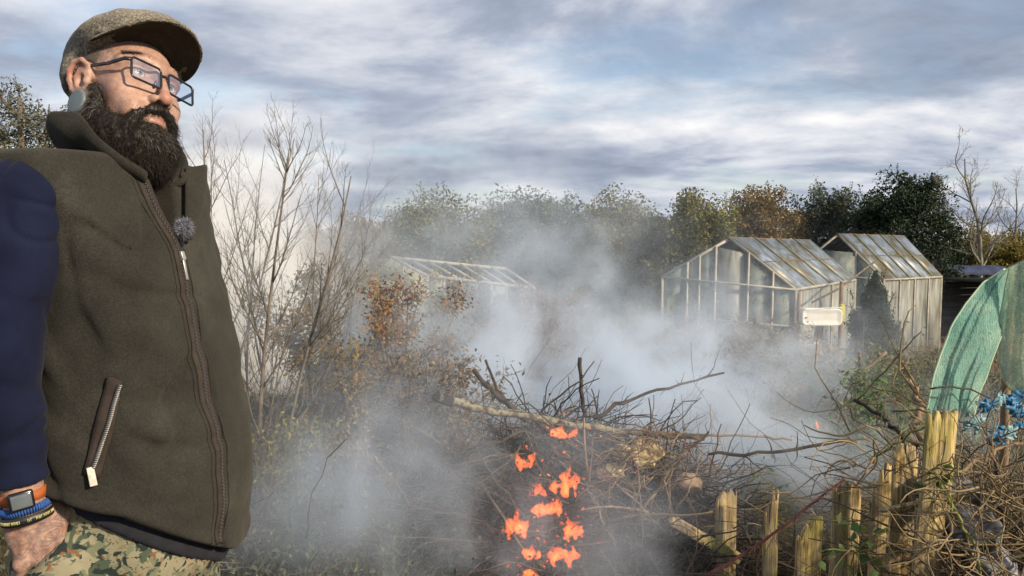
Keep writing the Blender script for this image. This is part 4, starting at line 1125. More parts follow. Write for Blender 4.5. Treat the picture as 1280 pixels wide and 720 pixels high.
mmoss = mat_noise('mossy_bar', [(0.3, (0.10, 0.10, 0.045)), (0.7, (0.25, 0.23, 0.12))], 9, 0.9)
def lerp(a, b, t_): return np.asarray(a) * (1 - t_) + np.asarray(b) * t_
def pane_geo(quad, n_):
    q = [np.asarray(v) for v in quad]; g = Geo(); nn = unit(np.cross(q[1] - q[0], q[3] - q[0])) * 0.002
    V = np.array([v + nn for v in q] + [v - nn for v in q])
    g.add(V, [[0, 1, 2, 3], [7, 6, 5, 4], [0, 4, 5, 1], [1, 5, 6, 2], [2, 6, 7, 3], [3, 7, 4, 0]])
    return g
def greenhouse(name, label, fl, fr_, bl, br, base_z, ridge_f, ridge_b, gable_bars, side_bars, roof_bars, side_mat, gable_mat, bw=0.030):
    """fl, fr_, bl, br: eave corners (front = gable that faces us); feet drop to base_z below them"""
    fl, fr_, bl, br, ridge_f, ridge_b = [np.asarray(v, float) for v in (fl, fr_, bl, br, ridge_f, ridge_b)]
    def foot(v): return np.array([v[0], v[1], base_z])
    t_ = thing(name, label, 'greenhouse', foot((fl + br) / 2))
    # posts
    for v in (fl, fr_, br, bl):
        g = Geo(); g.beam(foot(v) - [0, 0, 0.1], v, bw, bw, (0, 1, 0)); g.build('corner_post', mfr, t_, bevel=0.003)
    g = Geo()
    for a_, b_ in ((fl, fr_), (bl, br)): pass
    g.beam(fl, bl, bw, bw); g.beam(fr_ - [0, 0, 0.0], br, bw * 1.4, bw * 1.2); g.build('eave_rail', mfr, t_)
    g = Geo()
    for a_, b_ in ((fl, ridge_f), (fr_, ridge_f), (bl, ridge_b), (br, ridge_b)):
        g = Geo(); g.beam(a_, b_, bw, bw * 1.2); g.build('gable_rafter', mfr, t_)
    g = Geo(); g.beam(ridge_f - unit(ridge_b - ridge_f) * 0.03, ridge_b, bw * 1.6, bw * 1.2); g.build('ridge', mrust, t_)
    def top_at(f_):
        p_ = lerp(fl, fr_, f_); e = 1 - abs(f_ - 0.5) * 2
        ap = lerp(fl, fr_, 0.5); return p_ + (ridge_f - ap) * e
    ed = [0] + list(gable_bars) + [1]
    for k in range(len(ed) - 1):
        f0_, f1_ = ed[k] + 0.008, ed[k + 1] - 0.008
        a_, b_ = lerp(fl, fr_, f0_), lerp(fl, fr_, f1_)
        pane_geo([foot(a_), foot(b_), top_at(f1_) - [0, 0, 0.02], top_at(f0_) - [0, 0, 0.02]], 1).build('gable_pane', gable_mat[k % len(gable_mat)], t_)
    off = unit(np.cross(fr_ - fl, [0, 0, 1.0])) * 0.012
    for f_ in gable_bars:
        g = Geo(); a_ = lerp(fl, fr_, f_); g.beam(foot(a_) + off, top_at(f_) + off, bw * 0.8, bw * 0.8, (0, 1, 0)); g.build('glazing_bar', mfr, t_)
    for hz in (0.33, 0.66):
        g = Geo(); d_ = np.array([0, 0, 1.0]); a_ = foot(fl) + (fl - foot(fl)) * hz * 1.0; b_ = foot(fr_) + (fr_ - foot(fr_)) * hz
        g.beam(a_ + off, b_ + off, bw * 0.5, bw * 0.5); g.build('cross_bar', mfr, t_)
    g = Geo(); g.beam(fl + off, fr_ + off, bw * 0.6, bw * 0.8); g.build('tie_bar', mfr, t_)
    ed = [0] + list(side_bars) + [1]
    for k in range(len(ed) - 1):
        a_, b_ = lerp(fr_, br, ed[k] + 0.006), lerp(fr_, br, ed[k + 1] - 0.006)
        pane_geo([foot(a_), foot(b_), b_ - [0, 0, 0.03], a_ - [0, 0, 0.03]], 1).build('side_panel', side_mat, t_)
        a_, b_ = lerp(fl, bl, ed[k] + 0.006), lerp(fl, bl, ed[k + 1] - 0.006)
        pane_geo([foot(b_), foot(a_), a_ - [0, 0, 0.03], b_ - [0, 0, 0.03]], 1).build('side_panel', mglass, t_)
    offs = unit(np.cross(br - fr_, [0, 0, 1.0])) * 0.012
    for f_ in side_bars:
        g = Geo(); a_ = lerp(fr_, br, f_); g.beam(foot(a_) + offs, a_ + offs, bw * 0.8, bw * 0.8, (0, 1, 0)); g.build('side_bar', mfr, t_)
    pane_geo([foot(br), foot(bl), bl, br], 1).build('back_panel', mglass, t_)
    ed = [0] + list(roof_bars) + [1]
    for (e0, e1) in ((fr_, br), (bl, fl)):
        r0_, r1_ = (ridge_f, ridge_b) if e0 is fr_ else (ridge_b, ridge_f)
        nn = unit(np.cross(e1 - e0, r0_ - e0))
        for k in range(len(ed) - 1):
            q = [lerp(e0, e1, ed[k] + 0.004), lerp(e0, e1, ed[k + 1] - 0.004), lerp(r0_, r1_, ed[k + 1] - 0.004), lerp(r0_, r1_, ed[k] + 0.004)]
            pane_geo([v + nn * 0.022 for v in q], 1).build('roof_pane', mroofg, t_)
        for f_ in roof_bars:
            g = Geo(); g.beam(lerp(e0, e1, f_) + nn * 0.032, lerp(r0_, r1_, f_) + nn * 0.032, bw * 0.9, bw * 0.7, nn); g.build('roof_bar', mmoss, t_)
        g = Geo(); g.beam(lerp(e0, r0_, 0.5) + nn * 0.030, lerp(e1, r1_, 0.5) + nn * 0.030, bw * 0.4, bw * 0.3, nn); g.build('roof_lap', mrust, t_)
    return t_
G1z = -0.62
FR = P(995, 362, 9.5); FL = P(828, 346, 10.1); RF = P(913, 298, 9.85); RB = P(1012, 301, 12.0); BRr = P(1069, 350, 11.7); BL = FL + (BRr - FR)
greenhouse('greenhouse', 'nearer old glass greenhouse with mossy roof bars and its gable towards us', FL, FR, BL, BRr, G1z, RF, RB, (0.19, 0.28, 0.40, 0.645, 0.83), (0.55,), (0.25, 0.5, 0.75), mclad, (mglass, mglass, mglass, mclad, mglass, mglass))
FR2 = P(1105, 350, 12.4); RF2 = P(1048, 293, 12.9); FL2 = 2 * np.array([RF2[0], RF2[1], FR2[2]]) - FR2; BR2 = P(1177, 346, 13.7); RB2 = P(1129, 295.5, 14.3); BL2 = FL2 + BR2 - FR2; FL2[2] += 0.12
greenhouse('greenhouse', 'farther old greenhouse with pale side wall and bluish glass roof', FL2, FR2, BL2, BR2, -0.72, RF2, RB2, (0.3, 0.7), (0.25, 0.5, 0.75), (0.2, 0.4, 0.6, 0.8), mclad, (mglass,))

vb = lerp(lerp(FL, FR, 0.45), lerp(BL, BRr, 0.45), 0.35); vb = np.array([vb[0], vb[1], G1z])
vine = thing('vine', 'orange leaved vine growing behind the dirty gable panes of the nearer greenhouse', 'vine', vb)
rngv = np.random.default_rng(77); g = Geo(); vs = walk(vb + rngv.normal(size=(12, 3)) * [0.28, 0.25, 0], np.tile([0, 0, 1.0], (12, 1)), 1.40, 8, rngv, 0.08); g.tubes(vs, 0.012, 4); g.build('stems', mtwig, vine)
lv = vs[rngv.integers(0, 12, 1300), rngv.integers(3, 8, 1300)] + rngv.normal(size=(1300, 3)) * 0.09; g = Geo(); g.leaves(lv, rngv.uniform(0.5, 1.2, 1300) * 0.10, 0.2, 0.7, rngv); g.build('foliage', LEAF['copper'], vine)
# the smoky frame on the left with pale sheeting on its end
msheet = mat_noise('pale_sheet', [(0.3, (0.26, 0.27, 0.14)), (0.55, (0.40, 0.39, 0.23)), (0.75, (0.46, 0.46, 0.33))], 6, 0.6, 25, 0.4, 0.01)
tf = thing('plant_frame', 'long low greenhouse frame lost in the smoke, pale yellow sheet on its left end', 'greenhouse', GP(575, 9.6))
z0 = -0.60
A0 = P(456, 352, 9.6); A1 = P(534, 345, 9.0); AR = P(490, 322, 9.3)
def ft(v): return np.array([v[0], v[1], z0])
pane_geo([ft(A0), ft(A1), A1, A0], 1).build('end_sheet', msheet, tf)
g = Geo(); nn = unit(np.cross(A1 - A0, [0, 0, 1.0])) * 0.004
V = np.array([A0 + nn, A1 + nn, AR + nn, A0 - nn, A1 - nn, AR - nn]); g.add(V, [[0, 3, 4, 1], [1, 4, 5, 2], [2, 5, 3, 0]], [[0, 1, 2], [5, 4, 3]]); g.build('gable_sheet', msheet, tf)
E1 = P(668, 360, 10.0); R1 = P(632, 336, 10.3)
for f_ in np.linspace(0, 1, 8):
    a_ = lerp(A1, E1, f_)
    g = Geo(); g.beam(ft(a_), a_, 0.035, 0.035, (0, 1, 0)); g.beam(a_, lerp(AR, R1, f_), 0.03, 0.03); g.build('frame_post', mfr, tf)
    if f_ < 1 and int(f_ * 7 + 0.1) % 2 == 0:
        b_ = lerp(A1, E1, f_ + 1 / 7)
        pane_geo([ft(a_ + 0.002), ft(b_), b_, a_], 1).build('side_pane', mglass, tf)
g = Geo(); g.beam(A1, E1, 0.04, 0.04); g.build('eave_rail', mfr, tf)
g = Geo(); g.beam(AR, R1, 0.04, 0.04); g.build('ridge', mfr, tf)

# white tub hung on the corner of the nearer greenhouse, with the pole it hangs from
mtub = mat_noise('white_enamel', [(0.3, (0.62, 0.60, 0.55)), (0.7, (0.80, 0.79, 0.75))], 5, 0.4)
tp = P(1025, 396, 9.15)
tt_ = thing('tub', 'shallow white tub hung against the corner of the nearer greenhouse', 'tub', tp)
def tubf(p):
    x = p[0] - tp[0]; y = p[1] - tp[1]; z = p[2] - tp[2]
    q = np.maximum(np.abs(x) - 0.19, 0) ** 2 + np.maximum(np.abs(z) - 0.045, 0) ** 2
    rr = np.sqrt(q) - 0.065
    d = smax(rr, np.abs(y) - 0.075 - 0.25 * rr, 0.02)
    d2 = smax(np.sqrt(q) - 0.05, -(y) - 0.060, 0.01)
    return smax(d, -np.maximum(np.sqrt(q) - 0.050, -(y - 0.0)), 0.008)
sdf_obj('bowl', tubf, tp - [0.3, 0.13, 0.16], tp + [0.3, 0.13, 0.16], 0.0075, mtub, tt_, 1)
g = Geo(); g.tubes(np.array([tp + [0.30 * math.cos(a) * 0.0 + x, -0.07, 0.11 + 0.012 * math.sin(x * 9)] for x, a in zip(np.linspace(-0.24, 0.24, 14), np.linspace(0, 3, 14))]), 0.006, 6); g.build('rim', mtub, tt_, smooth=True)
sp = GP(1052, 9.2); spt = P(1052, 352, 9.2)
st = thing('support_post', 'thin dark post beside the white tub with a yellow mark near its top', 'post', sp)
g = Geo(); g.tubes(np.array([sp - [0, 0, 0.1], lerp(sp, spt, 0.5) + [0.01, 0, 0], spt]), [0.028, 0.025, 0.022], 6); g.build('pole', mrust, st, smooth=True)
mm = P(1052, 391, 9.17)
g = Geo(); g.beam(mm - [0, 0.01, 0.11], mm + [0, -0.01, 0.11], 0.05, 0.05, (0, 1, 0)); g.build('yellow_mark', mat_plain('yellow_paint', (0.45, 0.42, 0.03), 0.6), st, bevel=0.006)
sp2 = GP(1001, 9.2); spt2 = P(999, 366, 9.2)
tag(Geo().build('x', None), None) if False else None
g = Geo(); g.tubes(np.array([sp2 - [0, 0, 0.1], lerp(sp2, spt2, 0.5), spt2]), [0.03, 0.028, 0.022], 6)
tag(g.build('wooden_stake', mrust, smooth=True), 'dark stake left of the white tub at the greenhouse corner', 'stake')
# washing line / pole leaning from the corner over to the farther greenhouse
g = Geo(); g.tubes(np.array([P(1015, 378, 9.3), P(1050, 360, 9.6), P(1095, 326, 10.4)]), 0.014, 5); tag(g.build('bamboo_cane', mtwig, smooth=True), 'thin dark cane leaning up between the two greenhouses', 'cane')

# dark conical shrub in front of the farther greenhouse
leafy_tree('conifer', 'dark dense conical shrub in front of the side wall of the farther greenhouse', 'shrub', 1095, 9.9, 343, 36, 'dark', 71, 160, 60, 0.045, 0.0, cone_=0.85)
# low dark shed with a blue sheet, far right
ms_ = mat_noise('black_timber', [(0.3, (0.020, 0.019, 0.020)), (0.7, (0.050, 0.045, 0.042))], 7, 0.9, 30, 0.4, 0.01, stretch=(0.3, 0.3, 5))
sb = GP(1222, 15.5); shd = thing('shed', 'low dark timber shed behind the netting at far right', 'shed', sb)
a_, b_ = P(1180, 352, 15.2), P(1290, 352, 15.9)
w_ = b_ - a_; zb = sb[2]
for k in range(9):
    z_ = zb + (a_[2] - zb) * (k + 0.5) / 9
    g = Geo(); g.beam([a_[0], a_[1] - 0.01 * (k % 2), z_], [b_[0], b_[1] - 0.01 * (k % 2), z_], 0.03, (a_[2] - zb) / 9 - 0.012); g.build('wall_board', ms_, shd)
g = Geo(); nn = unit(np.cross(w_, [0, 0, 1.0])); g.beam(a_ - nn * 0.8 * -1 + [0, 0, 0.05], b_ + nn * 0.8 + [0, 0, 0.05], 1.9, 0.05); g.build('roof', ms_, shd)
g = Geo(); g.beam([a_[0] + 0.05, a_[1] + 1.3, (zb + a_[2]) / 2], [b_[0], b_[1] + 1.3, (zb + b_[2]) / 2], 0.05, a_[2] - zb); g.build('back_wall', ms_, shd)
mblu = mat_noise('blue_sheet', [(0.3, (0.012, 0.020, 0.055)), (0.7, (0.03, 0.045, 0.11))], 6, 0.75, 20, 0.5, 0.02)
g = Geo(); u_ = np.linspace(0, 1, 26); v_ = np.linspace(0, 1, 8)
c0, c1 = P(1158, 338, 16.6), P(1262, 338, 16.9)
A = np.array([[lerp(c0, c1, u) + np.array([0.04 * math.sin(u * 31), 0.9 * v, 0.05 + 0.03 * math.sin(v * 3.1) + 0.015 * math.sin(u * 37 + v * 5)]) for u in u_] for v in v_])
A[0, :, 2] -= 0.16; g.grid(A); tag(g.build('tarpaulin', mblu, smooth=True, solid=0.012), 'dark blue tarpaulin strip over the low shed, below the yellow bush', 'tarpaulin')

# ------------------------------------------------------------------ undergrowth
def region(rng, n, px0, px1, y0, y1):
    y = y0 + (y1 - y0) * rng.random(n) ** 0.8
    px = rng.uniform(px0, px1, n); x = (px - 640) / FPX * y
    return np.stack([x, y, gz(x, y)], 1)
def blades(rng, base, h, w, lean=0.35):
    n = len(base); g = Geo()
    d = np.concatenate([rng.normal(size=(n, 2)) * lean, np.ones((n, 1))], 1)
    pth = walk(base, d, h, 4, rng, 0.12, 0.0, 0.25)
    g.tubes(pth, (w * rng.uniform(0.6, 1.3, n))[:, None] * np.array([1, 0.85, 0.6, 0.15])[None], 3, cap=False)
    return g
mgrass = mat_island('grass_blades', [(0.045, 0.075, 0.025), (0.075, 0.10, 0.035), (0.12, 0.115, 0.05), (0.055, 0.06, 0.03), (0.19, 0.155, 0.085)], 0.85, 0.2)
mstraw = mat_island('dry_stalks', [(0.20, 0.145, 0.075), (0.28, 0.21, 0.115), (0.13, 0.095, 0.055), (0.34, 0.27, 0.16), (0.09, 0.07, 0.045)], 0.9, 0.1)
mstem = mat_island('bare_stems', [(0.085, 0.062, 0.045), (0.13, 0.095, 0.065), (0.055, 0.042, 0.034), (0.17, 0.13, 0.09), (0.10, 0.085, 0.05)], 0.9)
rg = np.random.default_rng(81)
b1 = region(rg, 9000, 240, 900, 2.2, 7.0)
b3 = region(rg, 5000, -260, 250, 2.0, 9.0)
b1 = np.concatenate([b1, b3])
tag(blades(rg, b1, rg.uniform(0.06, 0.24, len(b1)), 0.0030).build('grass', mgrass), kind='stuff')
b2 = region(rg, 5200, 560, 1330, 4.0, 14.0)
tag(blades(rg, b2, rg.uniform(0.15, 0.60, len(b2)), 0.0048, 0.4).build('dry_grass', mstraw), kind='stuff')
# weeds: low leafy ground cover, left (under the saplings) and right (in front of the greenhouses)
def weed_patch(name, mat, px0, px1, y0, y1, npl, per, hmax, ls, seed):
    rng = np.random.default_rng(seed); bs = region(rng, npl, px0, px1, y0, y1)
    h = rng.uniform(0.25, 1, npl) * hmax
    d = np.concatenate([rng.normal(size=(npl, 2)) * 0.35, np.ones((npl, 1))], 1)
    st_ = walk(bs, d, h, 5, rng, 0.16)
    k = rng.integers(1, 5, (npl, per)); pts = st_[np.arange(npl)[:, None], k] + rng.normal(size=(npl, per, 3)) * hmax * 0.16
    pts = pts.reshape(-1, 3); pts[:, 2] = np.maximum(pts[:, 2], gz(pts[:, 0], pts[:, 1]) + 0.01)
    g = Geo(); g.leaves(pts, rng.uniform(0.5, 1.3, len(pts)) * ls, 0.5, 0.5, rng)
    g.tubes(st_, np.linspace(1, 0.4, 5)[None] * 0.003, 3)
    tag(g.build(name, mat), kind='stuff')
weed_patch('weeds', LEAF['grey'], 250, 470, 2.5, 4.6, 520, 14, 0.45, 0.028, 82)
weed_patch('weeds', LEAF['grey'], -200, 260, 2.6, 9.0, 420, 12, 0.45, 0.04, 182)
weed_patch('weeds', LEAF['green'], 330, 620, 2.5, 4.8, 420, 12, 0.36, 0.034, 83)
weed_patch('nettles', LEAF['green'], 1000, 1230, 3.8, 8.6, 800, 18, 0.50, 0.048, 84)
weed_patch('ivy', LEAF['dark'], 1040, 1290, 4.0, 9.6, 620, 14, 0.42, 0.055, 85)
weed_patch('golden_weeds', LEAF['yellow'], 960, 1190, 3.5, 7.5, 650, 18, 0.45, 0.040, 184)
weed_patch('dead_undergrowth', LEAF['dead'], 560, 1060, 4.6, 9.2, 800, 16, 0.55, 0.055, 86)
weed_patch('bramble_thicket', LEAF['autumn'], 400, 820, 6.0, 9.5, 620, 16, 0.85, 0.07, 87)
def tangle(name, mat, px0, px1, y0, y1, n, length, r, seed, lift=0.0, hmax=0.5, wander=0.22, up=0.5):
    rng = np.random.default_rng(seed); bs = region(rng, n, px0, px1, y0, y1); bs[:, 2] += rng.random(n) ** 1.6 * hmax
    d = np.concatenate([rng.normal(size=(n, 2)), rng.normal(size=(n, 1)) * 0.5 + up], 1)
    pth = walk(bs, d, rng.uniform(0.4, 1.2, n) * length, 8, rng, wander, lift, 0.18)
    pth[:, :, 2] = np.maximum(pth[:, :, 2], gz(pth[:, :, 0], pth[:, :, 1]) + 0.005)
    g = Geo(); g.tubes(pth, (r * rng.uniform(0.5, 1.4, n))[:, None] * np.linspace(1, 0.45, 8)[None], 4)
    tag(g.build(name, mat, smooth=True), kind='stuff')
tangle('scrub_twigs', mstem, 230, 500, 2.8, 5.0, 1100, 0.55, 0.0032, 88, 0.05, 0.35, 0.2, 0.9)
tangle('scrub_twigs', mstem, 480, 1080, 4.2, 8.0, 1500, 0.8, 0.0048, 89, 0.03, 0.35, 0.2, 0.6)
tangle('dead_stems', mstraw, 1030, 1300, 2.9, 4.6, 520, 0.55, 0.0034, 90, 0.0, 0.45, 0.28, 0.3)
tangle('dead_stems', mstem, 1100, 1320, 2.75, 3.5, 450, 0.5, 0.0032, 191, 0.0, 0.55, 0.3, 0.1)
tangle('dead_stems', mstem, 1215, 1340, 2.0, 2.9, 1150, 0.62, 0.0034, 91, 0.0, 0.55, 0.3, 0.1)
tangle('dead_stems', mstraw, 1215, 1330, 2.1, 3.2, 330, 0.7, 0.0034, 92, 0.0, 0.55, 0.3, 0.3)

# copper leaved shrub left of the fire and its neighbours
def shrub(name, label, px, y, top_py, half_px, leaf, seed, nleaf, ls, stems=9):
    rng = np.random.default_rng(seed); base = GP(px, y); h = P(px, top_py, y)[2] - base[2]; rx = half_px / FPX * y
    t_ = thing(name, label, 'shrub', base)
    g = Geo(); p0 = base + rng.normal(size=(stems, 3)) * [0.06, 0.06, 0]; d = np.concatenate([rng.normal(size=(stems, 2)) * 0.45 * rx / h * 2, np.ones((stems, 1))], 1)
    A_ = walk(p0, d, h * 1.05, 7, rng, 0.10); g.tubes(A_, np.linspace(1, 0.3, 7)[None] * 0.010, 5)
    q = A_[:, 1:].reshape(-1, 3); q = np.repeat(q, 5, 0); dd = rng.normal(size=q.shape); dd[:, 2] += 0.4
    B_ = walk(q, dd, rng.uniform(0.3, 0.8, len(q)) * rx * 0.9, 5, rng, 0.2); g.tubes(B_, np.linspace(1, 0.4, 5)[None] * 0.0035, 3)
    g.build('stems', mtwig, t_, smooth=True)
    nleaf = int(nleaf * 2.6); ls = ls * 0.95
    lp = B_[:, 1:].reshape(-1, 3); lp = lp[rng.integers(0, len(lp), nleaf)] + rng.normal(size=(nleaf, 3)) * ls * 0.9
    g = Geo(); g.leaves(lp, rng.uniform(0.5, 1.2, nleaf) * ls, 0.3, 0.45, rng); g.build('foliage', LEAF[leaf], t_)
    return t_
shrub('leafy_shrub', 'copper leaved shrub just left of the fire', 500, 4.5, 385, 55, 'copper', 93, 2800, 0.036)
shrub('leafy_shrub', 'smaller tan leaved shrub at the foot of the copper one', 545, 4.0, 470, 42, 'dead', 94, 900, 0.040)
shrub('leafy_shrub', 'brown leaved shrub veiled by smoke in front of the frame', 590, 6.6, 378, 60, 'copper', 95, 1300, 0.055)
shrub('leafy_shrub', 'reddish shrub under the saplings, left of the frame', 425, 6.8, 350, 55, 'autumn', 96, 1500, 0.055)
shrub('leafy_shrub', 'wide rusty shrub between the copper one and the saplings', 455, 5.4, 400, 52, 'autumn', 293, 3000, 0.042)
shrub('leafy_shrub', 'tall yellow brown shrub hiding the left end of the smoky frame', 480, 7.2, 352, 46, 'yellow', 294, 2600, 0.05)
shrub('leafy_shrub', 'green shrub in front of the middle of the smoky frame', 560, 7.6, 372, 58, 'olive', 295, 2800, 0.055)
shrub('leafy_shrub', 'rusty shrub at the right end of the smoky frame', 665, 7.8, 378, 60, 'copper', 296, 2400, 0.055)
shrub('leafy_shrub', 'low olive shrub at the left foot of the nearer greenhouse', 800, 8.4, 398, 48, 'olive', 297, 2000, 0.055)
shrub('leafy_shrub', 'low brown shrub before the gable of the nearer greenhouse', 905, 7.6, 412, 62, 'dead', 298, 2400, 0.05)
shrub('leafy_shrub', 'grey green shrub between the saplings and the smoke', 395, 4.4, 500, 45, 'grey', 299, 2200, 0.034)
shrub('leafy_shrub', 'tangled brown shrub just below the white tub', 985, 7.4, 425, 40, 'dead', 300, 1800, 0.045)
shrub('leafy_shrub', 'golden brown shrub low between the copper one and the grass', 430, 4.0, 452, 46, 'autumn', 311, 1500, 0.036)
shrub('leafy_shrub', 'straw coloured shrub directly left of the charred end of the bough', 525, 3.9, 470, 40, 'dead', 312, 1500, 0.034)
shrub('leafy_shrub', 'low olive shrub at the foot of the leaning saplings', 365, 3.7, 540, 42, 'olive', 313, 1300, 0.030)
shrub('leafy_shrub', 'straw coloured shrub in front of the right half of the gable', 945, 5.6, 442, 50, 'dead', 314, 1500, 0.045)
shrub('leafy_shrub', 'golden shrub under the corner of the nearer greenhouse', 1015, 5.3, 456, 42, 'autumn', 315, 1500, 0.042)
shrub('leafy_shrub', 'olive shrub below the conical one, left of the netting', 1118, 4.9, 470, 36, 'olive', 316, 1300, 0.040)
shrub('leafy_shrub', 'copper shrub in the smoke before the left panes of the gable', 868, 6.4, 424, 44, 'copper', 317, 1300, 0.05)
shrub('leafy_shrub', 'bright green shrub in front of the conical one', 1085, 5.2, 468, 38, 'green', 97, 900, 0.045)
shrub('leafy_shrub', 'fresh green shrub behind the palings, right of the smoke edge', 1078, 4.2, 486, 30, 'green', 301, 1000, 0.04)
shrub('leafy_shrub', 'green shrub by the foot of the netting', 1140, 5.6, 445, 36, 'olive', 98, 900, 0.045)
# pale dead stalk and forked stick right of the smoke
mst2 = mat_noise('dry_stick', [(0.3, (0.12, 0.085, 0.055)), (0.7, (0.25, 0.18, 0.115))], 25, 0.9, 90, 0.4, 0.003)
def stick(name, label, cat, pts, r0, r1, mat, group=None, rng=np.random.default_rng(5), jitter=0.01, side=0, parent=None, kinks=1.0):
    pts = np.array([P(*q) for q in pts]); k = max(10, 3 * len(pts)); s = np.linspace(0, len(pts) - 1, k); i = np.minimum(s.astype(int), len(pts) - 2); f_ = (s - i)[:, None]
    q = pts[i] * (1 - f_) + pts[i + 1] * f_; q[1:-1] += rng.normal(size=(k - 2, 3)) * jitter * kinks
    g = Geo(); g.tubes(q, np.linspace(r0, r1, k) * rng.uniform(0.88, 1.14, k), 8)
    if side:
        j = rng.integers(1, k - 1, side); dd = rng.normal(size=(side, 3)); dd[:, 2] += 0.5
        g.tubes(walk(q[j], dd, rng.uniform(0.1, 0.4, side) * np.linalg.norm(q[-1] - q[0]) * 0.5, 6, rng, 0.2), np.linspace(1, 0.3, 6)[None] * r1 * 0.45, 4)
    o = g.build(name, mat, parent, smooth=True)
    if label: tag(o, label, cat, group)
    return o
fs = thing('forked_stick', 'bare brown forked stick standing in the weeds left of the netting', 'stick', P(1035, 520, 4.6))
stick('stem', None, None, [(1035, 522, 4.6), (1060, 492, 4.6), (1076, 463, 4.6), (1108, 440, 4.6)], 0.012, 0.009, mst2, parent=fs)
stick('fork', None, None, [(1074, 466, 4.6), (1075, 440, 4.6)], 0.009, 0.007, mst2, parent=fs)
ds = thing('dead_flower_stalk', 'pale shaggy dead flower stalk leaning in front of the nearer greenhouse', 'stalk', P(1003, 478, 6.4))
stick('stem', None, None, [(1002, 485, 6.4), (1012, 458, 6.4), (1024, 430, 6.4)], 0.016, 0.012, mst2, parent=ds)
rg = np.random.default_rng(99); s = rg.random(420)[:, None]; lp = P(1003, 474, 6.4) * (1 - s) + P(1023, 430, 6.4) * s + rg.normal(size=(420, 3)) * 0.026
g = Geo(); g.leaves(lp, rg.uniform(0.5, 1.2, 420) * 0.055, 0.2, 0.5, rg); g.build('seed_head', mat_island('seed_husk', [(0.42, 0.32, 0.22), (0.30, 0.21, 0.13), (0.52, 0.42, 0.31)], 0.9, 0.15), ds)
lf = P(1022, 533, 3.9)
g = Geo(); u_ = np.linspace(-1, 1, 9); A = np.array([[lf + 0.6 * np.array([0.032 * u * (1 - 0.3 * v * v), 0.012 * math.sin(3 * u + v) + 0.02 * v * v, 0.045 * v * 0.9 + 0.012 * u * u]) * (1.0) for u in u_ * (1 - 0.75 * abs(v) ** 2.2)] for v in u_]); g.grid(A)
tag(g.build('curled_leaf', mat_noise('rust_leaf', [(0.3, (0.38, 0.13, 0.05)), (0.7, (0.52, 0.22, 0.10))], 30, 0.8), smooth=True, solid=0.002), 'curled orange brown leaf caught in the twigs right of the smoke', 'leaf')
# ------------------------------------------------------------------ the bonfire heap
rg = np.random.default_rng(120)
HEAPC = np.array([0.26, 3.55]); HR = (1.02, 0.85); HH = 0.62
def heap_h(x, y):
    d = np.sqrt(((x - HEAPC[0]) / HR[0]) ** 2 + ((y - HEAPC[1]) / HR[1]) ** 2)
    return HH * np.clip(1 - d ** 1.7, 0, 1) * (1 + 0.18 * np.sin(x * 7 + 1) * np.sin(y * 6))
mchar = mat_noise('charred_core', [(0.35, (0.010, 0.009, 0.009)), (0.55, (0.030, 0.026, 0.024)), (0.72, (0.11, 0.10, 0.095))], 22, 0.95, 70, 0.8, 0.02)
th = np.linspace(0, 2 * np.pi, 60, endpoint=False); rr = np.linspace(0.02, 1.02, 26)
A = np.array([[[HEAPC[0] + HR[0] * r_ * math.cos(a), HEAPC[1] + HR[1] * r_ * math.sin(a), 0] for a in th] for r_ in rr])
A[..., 2] = gz(A[..., 0], A[..., 1]) + heap_h(A[..., 0], A[..., 1]) * 0.82 - 0.01
A[..., 2] += 0.03 * vnoise(A[..., 0] * 14, A[..., 1] * 14, A[..., 2] * 6)
g = Geo(); g.grid(A[::-1], close=True); tag(g.build('ash_heap', mchar, smooth=True), kind='stuff')
def heap_pts(n, rng, spread=1.0, top=0.95):
    a = rng.uniform(0, 2 * np.pi, n); r_ = np.sqrt(rng.random(n)) * spread
    x = HEAPC[0] + HR[0] * r_ * np.cos(a); y = HEAPC[1] + HR[1] * r_ * np.sin(a)
    return np.stack([x, y, gz(x, y) + heap_h(x, y) * rng.uniform(0.7, top + 0.15, n)], 1)
def brush(name, mat, n, length, r, seed, spread=1.05, up=0.25, wander=0.2):
    rng = np.random.default_rng(seed); p0 = heap_pts(n, rng, spread)
    d = np.concatenate([rng.normal(size=(n, 2)), rng.normal(size=(n, 1)) * 0.35 + up], 1)
    pth = walk(p0, d, rng.uniform(0.35, 1.25, n) * length, 8, rng, wander, 0.0, 0.12)
    lo_ = gz(pth[..., 0], pth[..., 1]) + heap_h(pth[..., 0], pth[..., 1]) * 0.8
    pth[..., 2] = np.maximum(pth[..., 2], lo_)
    g = Geo(); g.tubes(pth, (r * rng.uniform(0.4, 1.5, n))[:, None] * np.linspace(1, 0.4, 8)[None], 4)
    tag(g.build(name, mat, smooth=True), kind='stuff')
mblackt = mat_island('burnt_twigs', [(0.012, 0.011, 0.011), (0.025, 0.021, 0.019), (0.045, 0.037, 0.032), (0.075, 0.062, 0.052)], 0.9)
mtan = mat_island('tan_twigs', [(0.16, 0.115, 0.075), (0.24, 0.175, 0.11), (0.10, 0.075, 0.05), (0.30, 0.22, 0.15), (0.13, 0.06, 0.05)], 0.9)
brush('brushwood', mblackt, 1700, 0.40, 0.0050, 121, 0.85)
brush('brushwood', mtan, 1100, 0.42, 0.0030, 122, 1.15)
brush('brushwood', mstem, 1000, 0.42, 0.0040, 123, 1.15)
brush('brushwood', mtan, 90, 0.50, 0.0065, 124, 1.0, 0.12, 0.08)
